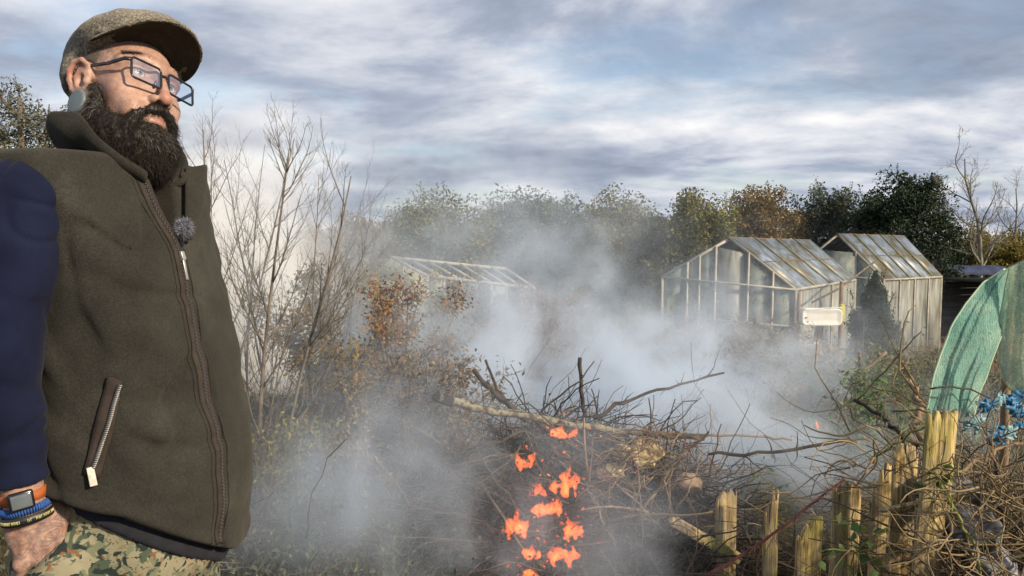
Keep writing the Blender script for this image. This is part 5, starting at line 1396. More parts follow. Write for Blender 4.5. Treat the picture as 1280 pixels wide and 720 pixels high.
# leafy hedge clippings on the heap
p_ = heap_pts(2600, rg, 1.1, 1.0); p_[:, 2] += rg.random(2600) * 0.05
g = Geo(); g.leaves(p_, rg.uniform(0.5, 1.3, 2600) * 0.032, 0.4, 0.5, rg); tag(g.build('dead_clippings', LEAF['dead']), kind='stuff')
p_ = heap_pts(900, rg, 1.1, 1.05); p_[:, 2] += rg.random(900) * 0.07
g = Geo(); g.leaves(p_, rg.uniform(0.5, 1.3, 900) * 0.034, 0.4, 0.4, rg); tag(g.build('green_clippings', LEAF['green']), kind='stuff')

# named boughs
mlich = mat_noise('lichen_bark', [(0.34, (0.045, 0.036, 0.028)), (0.47, (0.11, 0.095, 0.065)), (0.56, (0.24, 0.23, 0.16)), (0.66, (0.12, 0.10, 0.07))], 38, 0.95, 90, 0.7, 0.006)
mburn = mat_noise('dark_bark', [(0.3, (0.026, 0.022, 0.020)), (0.7, (0.075, 0.062, 0.052))], 30, 0.95, 90, 0.6, 0.005)
BG = 'boughs thrown on the bonfire'
R5 = np.random.default_rng(130)
lg = thing('bough', 'thick lichen covered bough lying across the top of the fire', 'bough', P(550, 498, 3.15), BG)
stick('limb', None, None, [(549, 497, 3.15), (595, 510, 3.2), (650, 518, 3.25), (725, 533, 3.3), (800, 541, 3.35), (880, 548, 3.4)], 0.021, 0.013, mlich, rng=R5, jitter=0.004, side=9, parent=lg)
g = Geo(); q0_, q1_ = P(541, 496, 3.15), P(566, 503, 3.17); g.tubes(np.array([q0_, lerp(q0_, q1_, 0.5) + [0, 0, 0.004], q1_]), [0.014, 0.024, 0.0225], 9); g.build('charred_end', mchar, lg, smooth=True)
stick('bough', 'dark bent bough rising to the left behind the lichen covered one', 'bough', [(592, 462, 3.5), (612, 485, 3.48), (632, 505, 3.45), (662, 525, 3.42), (700, 548, 3.4)], 0.011, 0.016, mburn, BG, R5, 0.008, 6)
stick('bough', 'thin dark bough forking up at the left of the heap', 'bough', [(607, 450, 3.55), (618, 478, 3.52), (630, 500, 3.5), (640, 515, 3.48)], 0.006, 0.010, mburn, BG, R5, 0.006, 4)
stick('bough', 'upright dark straight stick standing in the heap', 'bough', [(725, 447, 3.5), (727, 485, 3.5), (731, 522, 3.5), (734, 545, 3.5)], 0.009, 0.011, mburn, BG, R5, 0.003, 3)
stick('bough', 'long grey bough slanting up to the right into the smoke', 'bough', [(742, 522, 3.7), (790, 500, 3.9), (840, 482, 4.05), (905, 466, 4.2)], 0.011, 0.006, mburn, BG, R5, 0.008, 7)
stick('bough', 'long dark stick lying level to the right of the yellowish lumps', 'bough', [(885, 568, 3.3), (940, 567, 3.3), (1000, 560, 3.35), (1062, 549, 3.4)], 0.0075, 0.009, mburn, BG, R5, 0.004, 4)
stick('bough', 'pale peeled thin stick lying just above the level dark one', 'bough', [(800, 539, 3.5), (870, 544, 3.55), (950, 545, 3.6), (990, 550, 3.6)], 0.006, 0.005, mst2, BG, R5, 0.003, 0)
stick('bough', 'curved dark bough arching over the flames', 'bough', [(600, 560, 3.2), (650, 542, 3.25), (700, 548, 3.25), (742, 575, 3.2), (762, 600, 3.15)], 0.009, 0.007, mburn, BG, R5, 0.008, 5)
stick('bough', 'thin green brown bough hanging down the front of the heap', 'bough', [(690, 572, 3.15), (730, 600, 3.0), (752, 640, 2.9), (770, 690, 2.8)], 0.006, 0.004, mlich, BG, R5, 0.006, 4)
stick('bough', 'dark forked bough pointing at the fence from the heap', 'bough', [(800, 640, 3.0), (838, 585, 3.05), (870, 552, 3.1), (886, 540, 3.1)], 0.008, 0.005, mst2, BG, R5, 0.006, 5)

# pale lumps of waste
mlump = mat_noise('pale_yellow_lump', [(0.3, (0.36, 0.28, 0.15)), (0.6, (0.52, 0.42, 0.24)), (0.78, (0.60, 0.52, 0.35))], 14, 0.85, 60, 0.5, 0.006)
def sooty(m):
    t = m.node_tree; b = t.nodes['Principled BSDF']; src = b.inputs['Base Color'].links[0].from_socket
    n = noise(t, 11, 5, 0.7, off=(3, 3, 9)); r = ramp(t, [(0.44, (0.16, 0.12, 0.09)), (0.56, (1, 1, 1))]); t.links.new(n.outputs['Fac'], r.inputs[0])
    v = N(t, 'ShaderNodeTexVoronoi', feature='DISTANCE_TO_EDGE'); v.inputs['Scale'].default_value = 13; c = N(t, 'ShaderNodeTexCoord'); t.links.new(c.outputs['Object'], v.inputs['Vector'])
    rv = ramp(t, [(0.008, (0.45, 0.36, 0.25)), (0.03, (1, 1, 1))]); t.links.new(v.outputs['Distance'], rv.inputs[0])
    for q in (r,):
        x = N(t, 'ShaderNodeMixRGB', blend_type='MULTIPLY'); x.inputs[0].default_value = 1; t.links.new(src, x.inputs[1]); t.links.new(q.outputs[0], x.inputs[2]); src = x.outputs[0]
    t.links.new(src, b.inputs['Base Color']); return m
sooty(mlump)
def lump(name, label, c, r_, seed, cat='lump', mat=mlump, sq=(1, 0.8, 0.62), group='pale lumps of waste on the heap'):
    off = seed * 7.3
    rng = np.random.default_rng(300 + seed); pln = [(unit(rng.normal(size=3) * [1, 1, 1.0 / sq[2]]), rng.uniform(0.50, 0.80)) for _ in range(11)]
    def f(p):
        d = ell(p, c, np.array(sq) * r_ * 1.1)
        for n_, h_ in pln:
            hh = h_ * r_ * (abs(n_[0]) * sq[0] + abs(n_[1]) * sq[1] + abs(n_[2]) * sq[2])
            d = smax(d, sum((p[i] - c[i]) * n_[i] for i in range(3)) - hh, r_ * 0.05)
        return d + r_ * 0.10 * vnoise(p[0] * 2.2 / r_ + off, p[1] * 2.2 / r_, p[2] * 2.2 / r_) + r_ * 0.05 * vnoise(p[0] * 7 / r_ + off, p[1] * 7 / r_, p[2] * 7 / r_)
    o = sdf_obj(name, f, c - r_ * 1.4, c + r_ * 1.4, r_ / 14, mat, None, 1)
    return tag(o, label, cat, group)
lump('broken_slab', 'largest pale yellow broken lump, topmost on the heap', P(804, 563, 3.12), 0.085, 1)
lump('broken_slab', 'small pale lump touching the left of the largest one', P(778, 564, 3.12), 0.050, 2)
lump('broken_slab', 'flat pale strip directly under the largest yellow lump', P(806, 579, 3.08), 0.060, 3, sq=(1.2, 0.7, 0.28))
lump('broken_slab', 'pale yellow lump below and left of the largest one', P(764, 591, 3.02), 0.058, 4)
lump('broken_slab', 'dull pinkish lump near the fence side of the heap', P(864, 602, 3.0), 0.060, 5, mat=mat_noise('pinkish_lump', [(0.3, (0.30, 0.20, 0.13)), (0.7, (0.46, 0.34, 0.25))], 18, 0.9, 60, 0.5, 0.006))

# ------------------------------------------------------------------ flames
mfl, t, b = newmat('flame')
em = N(t, 'ShaderNodeEmission'); gq = N(t, 'ShaderNodeTexCoord'); sz = N(t, 'ShaderNodeSeparateXYZ'); t.links.new(gq.outputs['Generated'], sz.inputs[0])
nn_ = noise(t, 22, 3, 0.6); ad = N(t, 'ShaderNodeMath', operation='MULTIPLY_ADD'); t.links.new(nn_.outputs['Fac'], ad.inputs[0]); ad.inputs[1].default_value = 0.9; zz = N(t, 'ShaderNodeMath', operation='MULTIPLY'); zz.inputs[1].default_value = 0.3; t.links.new(sz.outputs['Z'], zz.inputs[0]); t.links.new(zz.outputs[0], ad.inputs[2])
fr_r = ramp(t, [(0.35, (1.0, 0.36, 0.10)), (0.55, (1.0, 0.18, 0.04)), (0.75, (0.95, 0.10, 0.022)), (0.95, (0.75, 0.06, 0.02))]); t.links.new(ad.outputs[0], fr_r.inputs[0])
t.links.new(fr_r.outputs[0], em.inputs['Color']); em.inputs['Strength'].default_value = 0.85
tr = N(t, 'ShaderNodeBsdfTransparent'); ms = N(t, 'ShaderNodeMixShader')
rm = ramp(t, [(0.42, (0.01, 0.01, 0.01)), (0.66, (0.11, 0.11, 0.11))]); n6 = noise(t, 34, 3, 0.6, off=(4, 2, 1)); t.links.new(n6.outputs['Fac'], rm.inputs[0])
ve = N(t, 'ShaderNodeEmission'); ve.inputs['Color'].default_value = (1.0, 0.135, 0.026, 1); ve.inputs['Strength'].default_value = 38
t.links.new(ve.outputs[0], t.nodes['Material Output'].inputs['Volume'])
t.links.new(rm.outputs[0], ms.inputs[0]); t.links.new(tr.outputs[0], ms.inputs[1]); t.links.new(em.outputs[0], ms.inputs[2]); t.links.new(ms.outputs[0], t.nodes['Material Output'].inputs['Surface'])
FL_ = [  # px, py, width px, height px, distance, label
 (649, 661, 24, 24, 2.72, 'bright broad flame low at the left foot of the heap'),
 (704, 693, 30, 20, 2.62, 'wide low flame at the very bottom of the heap'),
 (656, 578, 14, 20, 2.98, 'small upright flame high on the left of the heap'),
 (709, 606, 30, 24, 2.88, 'ragged flame in the middle of the heap under the bough'),
 (673, 612, 14, 13, 2.88, 'small flame between the upright one and the middle one'),
 (686, 636, 30, 14, 2.80, 'thin line of flame across the middle of the heap'),
 (717, 659, 22, 22, 2.72, 'flame right of the broad one, near the heap centre'),
 
 (706, 540, 24, 9, 3.2, 'faint pink flame just under the lichen covered bough'),
 (660, 718, 14, 12, 2.55, 'small flame cut by the lower picture edge'),
 
 
 
 (664, 690, 16, 10, 2.64, 'low flame between the bottom ones'),
]
for k, (px, py, wp, hp, y, lab) in enumerate(FL_):
    c = P(px, py, y); w = 1.15 * wp / FPX * y; h = 1.25 * hp / FPX * y
    rng = np.random.default_rng(140 + k)
    nt_ = max(5, int(w / 0.0075)); tg_ = []
    for _ in range(nt_):
        ox = rng.uniform(-0.5, 0.5); hh = h * rng.uniform(0.3, 1.1) * (1.1 - 0.8 * abs(ox))
        tg_.append((ox * w, rng.uniform(-0.4, 0.4) * w * 0.6, rng.uniform(0, 0.45) * h, hh, rng.uniform(-0.6, 0.9) * h * 0.45, rng.uniform(0.0075, 0.0155)))
    def f(p, c=c, w=w, h=h, tg_=tg_, k=k):
        q = (p[0] + 0.014 * vnoise(p[0] * 45 + k, p[1] * 45, p[2] * 38) + 0.006 * vnoise(p[0] * 110, p[1] * 110, p[2] * 90), p[1] + 0.010 * vnoise(p[0] * 50, p[1] * 45 + k, p[2] * 40), p[2])
        d = None
        for (ox, oy, zo, hh, lx, r_) in tg_:
            b_ = c + np.array([ox, oy, -h * 0.5 + zo])
            e = chain(q, [b_, b_ + [lx * 0.2, 0, hh * 0.3], b_ + [lx * 0.45, 0, hh * 0.65], b_ + [lx, 0, hh]], [r_ * 0.8, r_, r_ * 0.6, 0.0004])
            d = e if d is None else smin(d, e, 0.004)
        return d + 0.0022 * vnoise(p[0] * 170, p[1] * 170, p[2] * 110 + k)
    ext = np.array([w * 0.75 + 0.03, w * 0.45 + 0.025, h * 1.1 + 0.03])
    tag(sdf_obj('flame', f, c - ext, c + ext, 0.0026, mfl, None, 0), lab, 'flame', 'flames of the bonfire')

# glowing embers and charred bits round the flames
memb = mat_island('ember', [(0.5, 0.5, 0.5)] * 2)
t = memb.node_tree; b = t.nodes['Principled BSDF']; gi_ = N(t, 'ShaderNodeNewGeometry')
re_ = ramp(t, [(0.50, (0.0, 0.0, 0.0)), (0.68, (0.30, 0.025, 0.004)), (0.90, (0.9, 0.11, 0.016)), (1.0, (1.0, 0.25, 0.04))]); t.links.new(gi_.outputs['Random Per Island'], re_.inputs[0])
for l_ in list(b.inputs['Base Color'].links): t.links.remove(l_)
b.inputs['Base Color'].default_value = (0.015, 0.013, 0.012, 1); t.links.new(re_.outputs[0], b.inputs['Emission Color']); b.inputs['Emission Strength'].default_value = 0.8
rng = np.random.default_rng(400); g = Geo()
for (px, py, wp, hp, y, lab) in FL_:
    c = P(px, py, y); w = 1.6 * wp / FPX * y + 0.02
    for _ in range(18):
        p_ = c + rng.normal(size=3) * [w * 0.55, 0.035, w * 0.40]; ax_ = unit(rng.normal(size=(3, 3))); u0 = ax_[0]; u1 = unit(np.cross(u0, ax_[1])); u2 = np.cross(u0, u1)
        g.box(p_, (rng.uniform(0.002, 0.007), rng.uniform(0.0015, 0.004), rng.uniform(0.0015, 0.003)), np.stack([u0, u1, u2]))
tag(g.build('embers', memb), kind='stuff')

# ------------------------------------------------------------------ broken picket fence
mwood, t, b = newmat('weathered_paling')
n = noise(t, 5, 5, 0.65, stretch=(9, 9, 0.7)); r = ramp(t, [(0.28, (0.075, 0.050, 0.026)), (0.42, (0.32, 0.235, 0.11)), (0.55, (0.50, 0.385, 0.19)), (0.72, (0.62, 0.50, 0.28))]); t.links.new(n.outputs['Fac'], r.inputs[0])
n2 = noise(t, 4.5, 4, 0.6, off=(3, 1, 0)); rg2 = ramp(t, [(0.50, (0, 0, 0)), (0.66, (0.75, 0.75, 0.75))]); t.links.new(n2.outputs['Fac'], rg2.inputs[0])
mx = N(t, 'ShaderNodeMixRGB'); t.links.new(rg2.outputs[0], mx.inputs[0]); t.links.new(r.outputs[0], mx.inputs[1]); mx.inputs[2].default_value = (0.30, 0.29, 0.075, 1)
n3 = noise(t, 16, 5, 0.7, stretch=(6, 6, 0.35)); r3 = ramp(t, [(0.36, (0.22, 0.20, 0.18)), (0.46, (1, 1, 1))]); t.links.new(n3.outputs['Fac'], r3.inputs[0])
ng = noise(t, 7, 5, 0.7, off=(8, 2, 5), stretch=(2, 2, 0.6)); rgy = ramp(t, [(0.48, (0, 0, 0)), (0.60, (0.8, 0.8, 0.8))]); t.links.new(ng.outputs['Fac'], rgy.inputs[0])
mgy = N(t, 'ShaderNodeMixRGB'); t.links.new(rgy.outputs[0], mgy.inputs[0]); t.links.new(mx.outputs[0], mgy.inputs[1]); mgy.inputs[2].default_value = (0.25, 0.215, 0.165, 1)
mu = N(t, 'ShaderNodeMixRGB', blend_type='MULTIPLY'); mu.inputs[0].default_value = 1; nf = noise(t, 9, 4, 0.7, stretch=(26, 26, 0.8)); rf = ramp(t, [(0.34, (0.45, 0.42, 0.38)), (0.48, (1, 1, 1)), (0.66, (1.25, 1.22, 1.15))]); t.links.new(nf.outputs['Fac'], rf.inputs[0])
mf_ = N(t, 'ShaderNodeMixRGB', blend_type='MULTIPLY'); mf_.inputs[0].default_value = 1; t.links.new(mgy.outputs[0], mf_.inputs[1]); t.links.new(rf.outputs[0], mf_.inputs[2]); t.links.new(mf_.outputs[0], mu.inputs[1]); t.links.new(r3.outputs[0], mu.inputs[2]); t.links.new(mu.outputs[0], b.inputs['Base Color'])
b.inputs['Roughness'].default_value = 0.9; b.inputs['Specular IOR Level'].default_value = 0.2; bump(t, b, n3.outputs['Fac'], 0.9, 0.006)
def paling(parent, name, top, bot, w, th_, yaw, seed, jag=0.035, label=None):
    rng = np.random.default_rng(seed); top = np.asarray(top); bot = np.asarray(bot); L = np.linalg.norm(top - bot)
    ax_ = unit(top - bot); sd = unit(np.cross([math.sin(yaw), -math.cos(yaw), 0], ax_)); nn = np.cross(sd, ax_)
    nu, nv = 13, 30; jags = rng.random(nu) ** 4 * jag * 1.3 + rng.normal() * 0.012 * np.linspace(-1, 1, nu); jags = jags + 0.8 * jag * np.maximum(0, np.abs(np.linspace(-1, 1, nu) - rng.uniform(-0.9, 0.9)) - 0.4); jags = jags - jags.min()
    F = []; Bk = []
    for j in range(nv):
        rowf = []; rowb = []
        for i in range(nu):
            u = (i / (nu - 1) - 0.5) * w; v = min(j / (nv - 1) * L, L) - (jags[i] * (j / (nv - 1)) ** 6)
            edge = 1 - abs(2 * i / (nu - 1) - 1) ** 6
            gr = 0.0025 * float(vnoise(np.float32(u * 160 + seed * 9), np.float32(v * 4), np.float32(seed)))
            wob_ = 0.004 * float(vnoise(np.float32(v * 6), np.float32(seed * 3.1), np.float32(0)))
            p_ = bot + ax_ * v + sd * (u + wob_)
            rowf.append(p_ + nn * (th_ / 2 * (0.55 + 0.45 * edge) + gr)); rowb.append(p_ - nn * (th_ / 2 * (0.55 + 0.45 * edge) - gr))
        F.append(rowf); Bk.append(rowb[::-1])
    A = np.concatenate([np.array(F), np.array(Bk)], 1)
    g = Geo(); g.grid(A, close=True)
    base_i = (nv - 1) * 2 * nu; top_loop = np.arange(2 * nu) + base_i
    Q = [[i + base_i, i + 1 + base_i, 2 * nu - 2 - i + base_i, 2 * nu - 1 - i + base_i] for i in range(nu - 1)]
    g.Q.append(np.array(Q))
    o = g.build(name, mwood, parent, smooth=False)
    if label: o['label'] = label
    return o
fence = thing('picket_fence', 'broken picket fence of weathered yellowish palings in front of the fire', 'fence', GP(1040, 2.6))
PK = [  # top px, top py, bottom px at py 760, distance, width px, yaw, jag, label
 (907, 612, 906, 3.00, 29, 0.25, 0.012, None),
 (964, 612, 960, 2.86, 20, 0.1, 0.09, 'dark splintered paling with a pointed top'),
 (1012, 646, 1008, 2.72, 34, 0.15, 0.02, 'short wide paling with a flat broken top'),
 (1058, 601, 1052, 2.58, 37, 0.1, 0.02, None),
 (1101, 578, 1096, 2.50, 26, -0.1, 0.03, None),
 (1133, 553, 1120, 2.42, 31, 0.05, 0.03, None),
 (1178, 513, 1152, 2.26, 37, 0.1, 0.02, 'tallest paling, leaning right under the netting'),
]
for k, (tx, ty, bx, y, wp, yaw, jag, lab) in enumerate(PK):
    top = P(tx, ty, y); jag = jag * 1.6 + 0.012; b7 = P(bx, 760, y); d_ = (b7 - top) / (b7[2] - top[2]); zb = float(gz(b7[0], y)) - 0.08
    bot = top + d_ * (zb - top[2])
    paling(fence, 'picket', top, bot, wp / FPX * y, 0.018, yaw, 150 + k, jag, lab)
# second half of the split tallest paling, and the fallen rails
paling(fence, 'picket', P(1191, 512, 2.29), P(1168, 760, 2.29) - [0, 0, 0.2], 0.030, 0.020, 0.3, 171, 0.03, 'narrow slat split off beside the tallest paling')
g = Geo()
paling(fence, 'rail', P(836, 648, 2.98), P(925, 700, 2.97), 0.050, 0.022, 0.0, 172, 0.03, 'broken rail hanging down to the left of the first paling')
paling(fence, 'rail', P(1100, 640, 2.44), P(1215, 618, 2.25), 0.020, 0.018, 0.0, 173, 0.02, 'thin split rail still fixed behind the right palings')
# ------------------------------------------------------------------ brambles at the fence
mbram = mat_noise('bramble_red', [(0.3, (0.07, 0.024, 0.024)), (0.7, (0.15, 0.055, 0.048))], 30, 0.6)
br_ = thing('bramble', 'dark red thorny bramble stem slanting up across the front of the palings', 'bramble', P(960, 680, 2.35))
pts = [(880, 722, 2.42), (930, 692, 2.38), (985, 655, 2.34), (1030, 618, 2.32), (1056, 598, 2.34)]
stick('stem', None, None, pts, 0.0055, 0.0038, mbram, parent=br_, jitter=0.002)
g = Geo(); rng = np.random.default_rng(180)
pp = np.array([P(*q) for q in pts]); s = rng.uniform(0, 3.99, 90); i = s.astype(int); q = pp[i] * (1 - (s - i))[:, None] + pp[i + 1] * (s - i)[:, None]
g.tubes(np.stack([q, q + unit(rng.normal(size=q.shape)) * 0.015], 1), np.array([[0.0022, 0.0004]]), 4); g.build('thorn_rows', mbram, br_)
mgst = mat_noise('green_cane', [(0.3, (0.12, 0.14, 0.03)), (0.7, (0.26, 0.27, 0.07))], 20, 0.7)
stick('briar_stem', 'yellow green briar stem arching down beside the tallest paling', 'briar', [(1168, 590, 2.2), (1186, 622, 2.15), (1206, 660, 2.1), (1222, 690, 2.08), (1226, 725, 2.05)], 0.0055, 0.004, mgst, None, R5, 0.003, 3)
stick('briar_stem', 'green stem sloping up to the left of the tall palings', 'briar', [(1090, 575, 2.9), (1110, 560, 2.75), (1135, 545, 2.6), (1172, 525, 2.35)], 0.005, 0.004, mgst, None, R5, 0.003, 2)
stick('dead_branch', 'thick dead twisted branch rising behind the palings left of the netting', 'branch', [(1142, 556, 2.75), (1146, 530, 2.8), (1152, 505, 2.9), (1140, 480, 3.0), (1128, 462, 3.05)], 0.016, 0.007, mst2, None, R5, 0.010, 8)
stick('dead_branch', 'dark bent branch low behind the pickets beside the smoke edge', 'branch', [(1068, 500, 3.2), (1095, 515, 3.1), (1112, 530, 3.0), (1128, 548, 2.9)], 0.010, 0.008, mburn, None, R5, 0.008, 6)
stick('dead_branch', 'long pale dead branch leaning across the tangle at right', 'branch', [(1200, 590, 2.3), (1232, 572, 2.35), (1262, 560, 2.4), (1300, 552, 2.45)], 0.006, 0.005, mst2, None, R5, 0.008, 5)
stick('dead_branch', 'dark upright dead branch under the blue scraps', 'branch', [(1253, 655, 2.4), (1250, 610, 2.42), (1243, 570, 2.44), (1236, 548, 2.46)], 0.010, 0.005, mburn, None, R5, 0.008, 6)
# leaves of the brambles by the palings
rng = np.random.default_rng(182)
for (px, py, y, n_, lab) in ((1072, 690, 2.3, 26, 'small leafy bramble sprig in front of the fourth paling'), (1178, 598, 2.2, 12, 'two pale green leaves sticking out beside the tallest paling')):
    c = P(px, py, y); t_ = thing('bramble_sprig', lab, 'bramble', c)
    g = Geo(); q = c + rng.normal(size=(n_, 3)) * [0.05, 0.03, 0.05] * (1 if n_ > 20 else 0.45); g.leaves(q, rng.uniform(0.7, 1.3, n_) * 0.045, 0.2, 0.6, rng); g.build('foliage', LEAF['green'], t_)
    g = Geo(); g.tubes(walk(np.repeat(c[None], 5, 0), rng.normal(size=(5, 3)) + [0, 0, 0.3], 0.14, 6, rng, 0.2), 0.0025, 4); g.build('stems', mgst, t_)
def wisps(name, n, px0, px1, py0, py1, y0, y1, length, r, mat, seed):
    rng = np.random.default_rng(seed); p0 = np.array([P(a, b_, c_) for a, b_, c_ in zip(rng.uniform(px0, px1, n), rng.uniform(py0, py1, n), rng.uniform(y0, y1, n))])
    d = np.concatenate([rng.normal(size=(n, 2)), rng.normal(size=(n, 1)) * 0.6], 1)
    g = Geo(); g.tubes(walk(p0, d, rng.uniform(0.4, 1.2, n) * length, 9, rng, 0.25), (r * rng.uniform(0.6, 1.4, n))[:, None] * np.linspace(1, 0.5, 9)[None], 4); tag(g.build(name, mat, smooth=True), kind='stuff')
wisps('bramble_runners', 42, 1050, 1210, 560, 700, 2.15, 2.5, 0.40, 0.0026, mstraw, 183)
wisps('bramble_runners', 34, 1060, 1200, 490, 580, 2.5, 3.3, 0.45, 0.0036, mstraw, 184)

wisps('bramble_runners', 120, 735, 880, 548, 612, 2.82, 3.05, 0.30, 0.0024, mtan, 185)
wisps('bramble_runners', 90, 1180, 1262, 590, 720, 2.0, 2.25, 0.30, 0.0026, mstraw, 186)
# crumpled black and white plastic sack
msack, t, b = newmat('plastic_sack')
n = noise(t, 11, 4, 0.6); r = ramp(t, [(0.42, (0.020, 0.021, 0.024)), (0.50, (0.10, 0.105, 0.115)), (0.56, (0.20, 0.205, 0.22)), (0.62, (0.05, 0.05, 0.055))]); t.links.new(n.outputs['Fac'], r.inputs[0]); t.links.new(r.outputs[0], b.inputs['Base Color']); b.inputs['Roughness'].default_value = 0.5
s0, s1 = P(1182, 598, 2.35), P(1245, 735, 2.15)
A = np.array([[lerp(s0, s1, v) + np.array([0.052 * math.cos(a), 0.045 * math.sin(a), 0.03 * math.cos(a)]) * (0.55 + 0.75 * math.sin(min(1, v * 1.2 + 0.12) * 2.2)) for a in np.linspace(0, 2 * np.pi, 40, endpoint=False)] for v in np.linspace(0, 1, 46)])
A = A + 0.028 * np.stack([vnoise(A[..., 0] * 18 + k * 5, A[..., 1] * 18, A[..., 2] * 18) for k in range(3)], -1) + 0.010 * np.stack([np.abs(vnoise(A[..., 0] * 48 + k * 5, A[..., 1] * 48, A[..., 2] * 48)) for k in range(3)], -1)
g = Geo(); g.grid(A, close=True); g.grid(np.stack([A[0], np.broadcast_to(A[0].mean(0), A[0].shape)]), close=True)
tag(g.build('plastic_sack', msack, smooth=True), 'long crumpled black and silver plastic sack in the dead stems beside the tallest paling', 'sack')

# ------------------------------------------------------------------ teal netting
mnet, t, b = newmat('teal_netting')
n = noise(t, 6, 4, 0.6); r = ramp(t, [(0.3, (0.20, 0.42, 0.38)), (0.52, (0.28, 0.50, 0.46)), (0.72, (0.50, 0.66, 0.58))]); t.links.new(n.outputs['Fac'], r.inputs[0])
wv = N(t, 'ShaderNodeTexNoise'); wv.inputs['Scale'].default_value = 60; wv.inputs['Detail'].default_value = 2; wv.inputs['Distortion'].default_value = 2.5
tcn = N(t, 'ShaderNodeTexCoord'); t.links.new(tcn.outputs['Object'], wv.inputs['Vector'])
rw = ramp(t, [(0.40, (0.65, 0.70, 0.66)), (0.50, (1.15, 1.15, 1.1)), (0.60, (0.8, 0.85, 0.82))]); t.links.new(wv.outputs['Fac'], rw.inputs[0])
mu = N(t, 'ShaderNodeMixRGB', blend_type='MULTIPLY'); mu.inputs[0].default_value = 1; t.links.new(r.outputs[0], mu.inputs[1]); t.links.new(rw.outputs[0], mu.inputs[2])
df = N(t, 'ShaderNodeBsdfDiffuse'); tl = N(t, 'ShaderNodeBsdfTranslucent'); tp_ = N(t, 'ShaderNodeBsdfTransparent')
t.links.new(mu.outputs[0], df.inputs['Color']); t.links.new(mu.outputs[0], tl.inputs['Color'])
bm = N(t, 'ShaderNodeBump'); bm.inputs['Strength'].default_value = 0.6; bm.inputs['Distance'].default_value = 0.006; t.links.new(wv.outputs['Fac'], bm.inputs['Height']); t.links.new(bm.outputs[0], df.inputs['Normal'])
m1 = N(t, 'ShaderNodeMixShader'); m1.inputs[0].default_value = 0.38; t.links.new(df.outputs[0], m1.inputs[1]); t.links.new(tl.outputs[0], m1.inputs[2])
n8 = noise(t, 9, 3, 0.6, off=(2, 5, 1)); ra = ramp(t, [(0.35, (0.48, 0.48, 0.48)), (0.6, (0.80, 0.80, 0.80))]); t.links.new(n8.outputs['Fac'], ra.inputs[0])
wq = N(t, 'ShaderNodeTexWave'); wq.inputs['Scale'].default_value = 26; wq.inputs['Distortion'].default_value = 5; wq.inputs['Detail'].default_value = 2; wq.inputs['Detail Scale'].default_value = 2.5; t.links.new(tcn.outputs['Object'], wq.inputs['Vector'])
rq = ramp(t, [(0.05, (0.55, 0.55, 0.55)), (0.45, (1, 1, 1))]); t.links.new(wq.outputs['Fac'], rq.inputs[0])
am = N(t, 'ShaderNodeMath', operation='MULTIPLY'); t.links.new(ra.outputs[0], am.inputs[0]); t.links.new(rq.outputs[0], am.inputs[1])
m2 = N(t, 'ShaderNodeMixShader'); t.links.new(am.outputs[0], m2.inputs[0]); t.links.new(tp_.outputs[0], m2.inputs[1]); t.links.new(m1.outputs[0], m2.inputs[2]); t.links.new(m2.outputs[0], t.nodes['Material Output'].inputs['Surface'])
mnet2 = mnet.copy(); mnet2.name = 'pale_netting'
for nd in mnet2.node_tree.nodes:
    if nd.type == 'VALTORGB' and abs(nd.color_ramp.elements[0].color[0] - 0.20) < 1e-3:
        for e, c_ in zip(nd.color_ramp.elements, ((0.36, 0.50, 0.40), (0.50, 0.62, 0.50), (0.70, 0.76, 0.62))): e.color = (*c_, 1)
mhem = mat_noise('pale_hem', [(0.3, (0.28, 0.40, 0.28)), (0.7, (0.42, 0.50, 0.34))], 20, 0.8)
AP = P(1262, 334, 2.75)
NY = 2.7
def outline(pts):
    pts = np.array(pts, float); s = np.linspace(0, 1, len(pts))
    return lambda v: np.array([np.interp(v, s, pts[:, 0]), np.interp(v, s, pts[:, 1])])
netting = thing('netting', 'torn teal green netting draped from its pole down to the palings at right', 'netting', AP)
def drape(name, Lf, Rt, y0, pleat, amp, nu=70, nv=60, ph=0.0):
    A = []
    for v in np.linspace(0, 1, nv):
        row = []
        for u in np.linspace(0, 1, nu):
            q = Lf(v) * (1 - u) + Rt(v) * u
            a = amp * (0.25 + 0.75 * v)
            nv1 = float(vnoise(np.float32(u * pleat * 1.5 + ph * 3 + 0.7 * v), np.float32(v * 1.3 + ph), np.float32(3.3))); nv2 = float(vnoise(np.float32(u * pleat * 4 + ph), np.float32(v * 2.6), np.float32(8.1))); nv3 = float(vnoise(np.float32(u * 5 + ph), np.float32(v * 9), np.float32(1.7)))
            y = y0(u, v) + 2.0 * a * nv1 + 0.7 * a * nv2 + 0.25 * a * nv3
            q = q + np.array([3.0 * nv3, 2.5 * nv1]) * v
            edge = (0.016 * math.sin(u * 21 + 1) + 0.013 * math.sin(u * 47) + 0.010 * math.sin(u * 93)) * (v ** 8)
            p_ = P(q[0], q[1], y); p_[2] += edge
            row.append(p_)
        A.append(row)
    A = np.array(A)
    g = Geo(); g.grid(A); o = g.build(name, mnet2 if name == 'right_wing' else mnet, netting, smooth=True, solid=0.0016)
    for ed_ in (A[:, 0], A[:, -1]):
        g = Geo(); g.tubes(ed_, 0.003, 5); g.build('hem', mhem, o, smooth=True)
    return o
drape('left_wing', outline([(1256, 336), (1229, 353), (1206, 381), (1188, 412), (1174, 446), (1166, 480), (1160, 517)]),
      outline([(1264, 335), (1260, 362), (1257, 392), (1251, 422), (1241, 450), (1229, 480), (1216, 516)]), lambda u, v: NY - 0.22 * v + 0.10 * u, 3.6, 0.020)
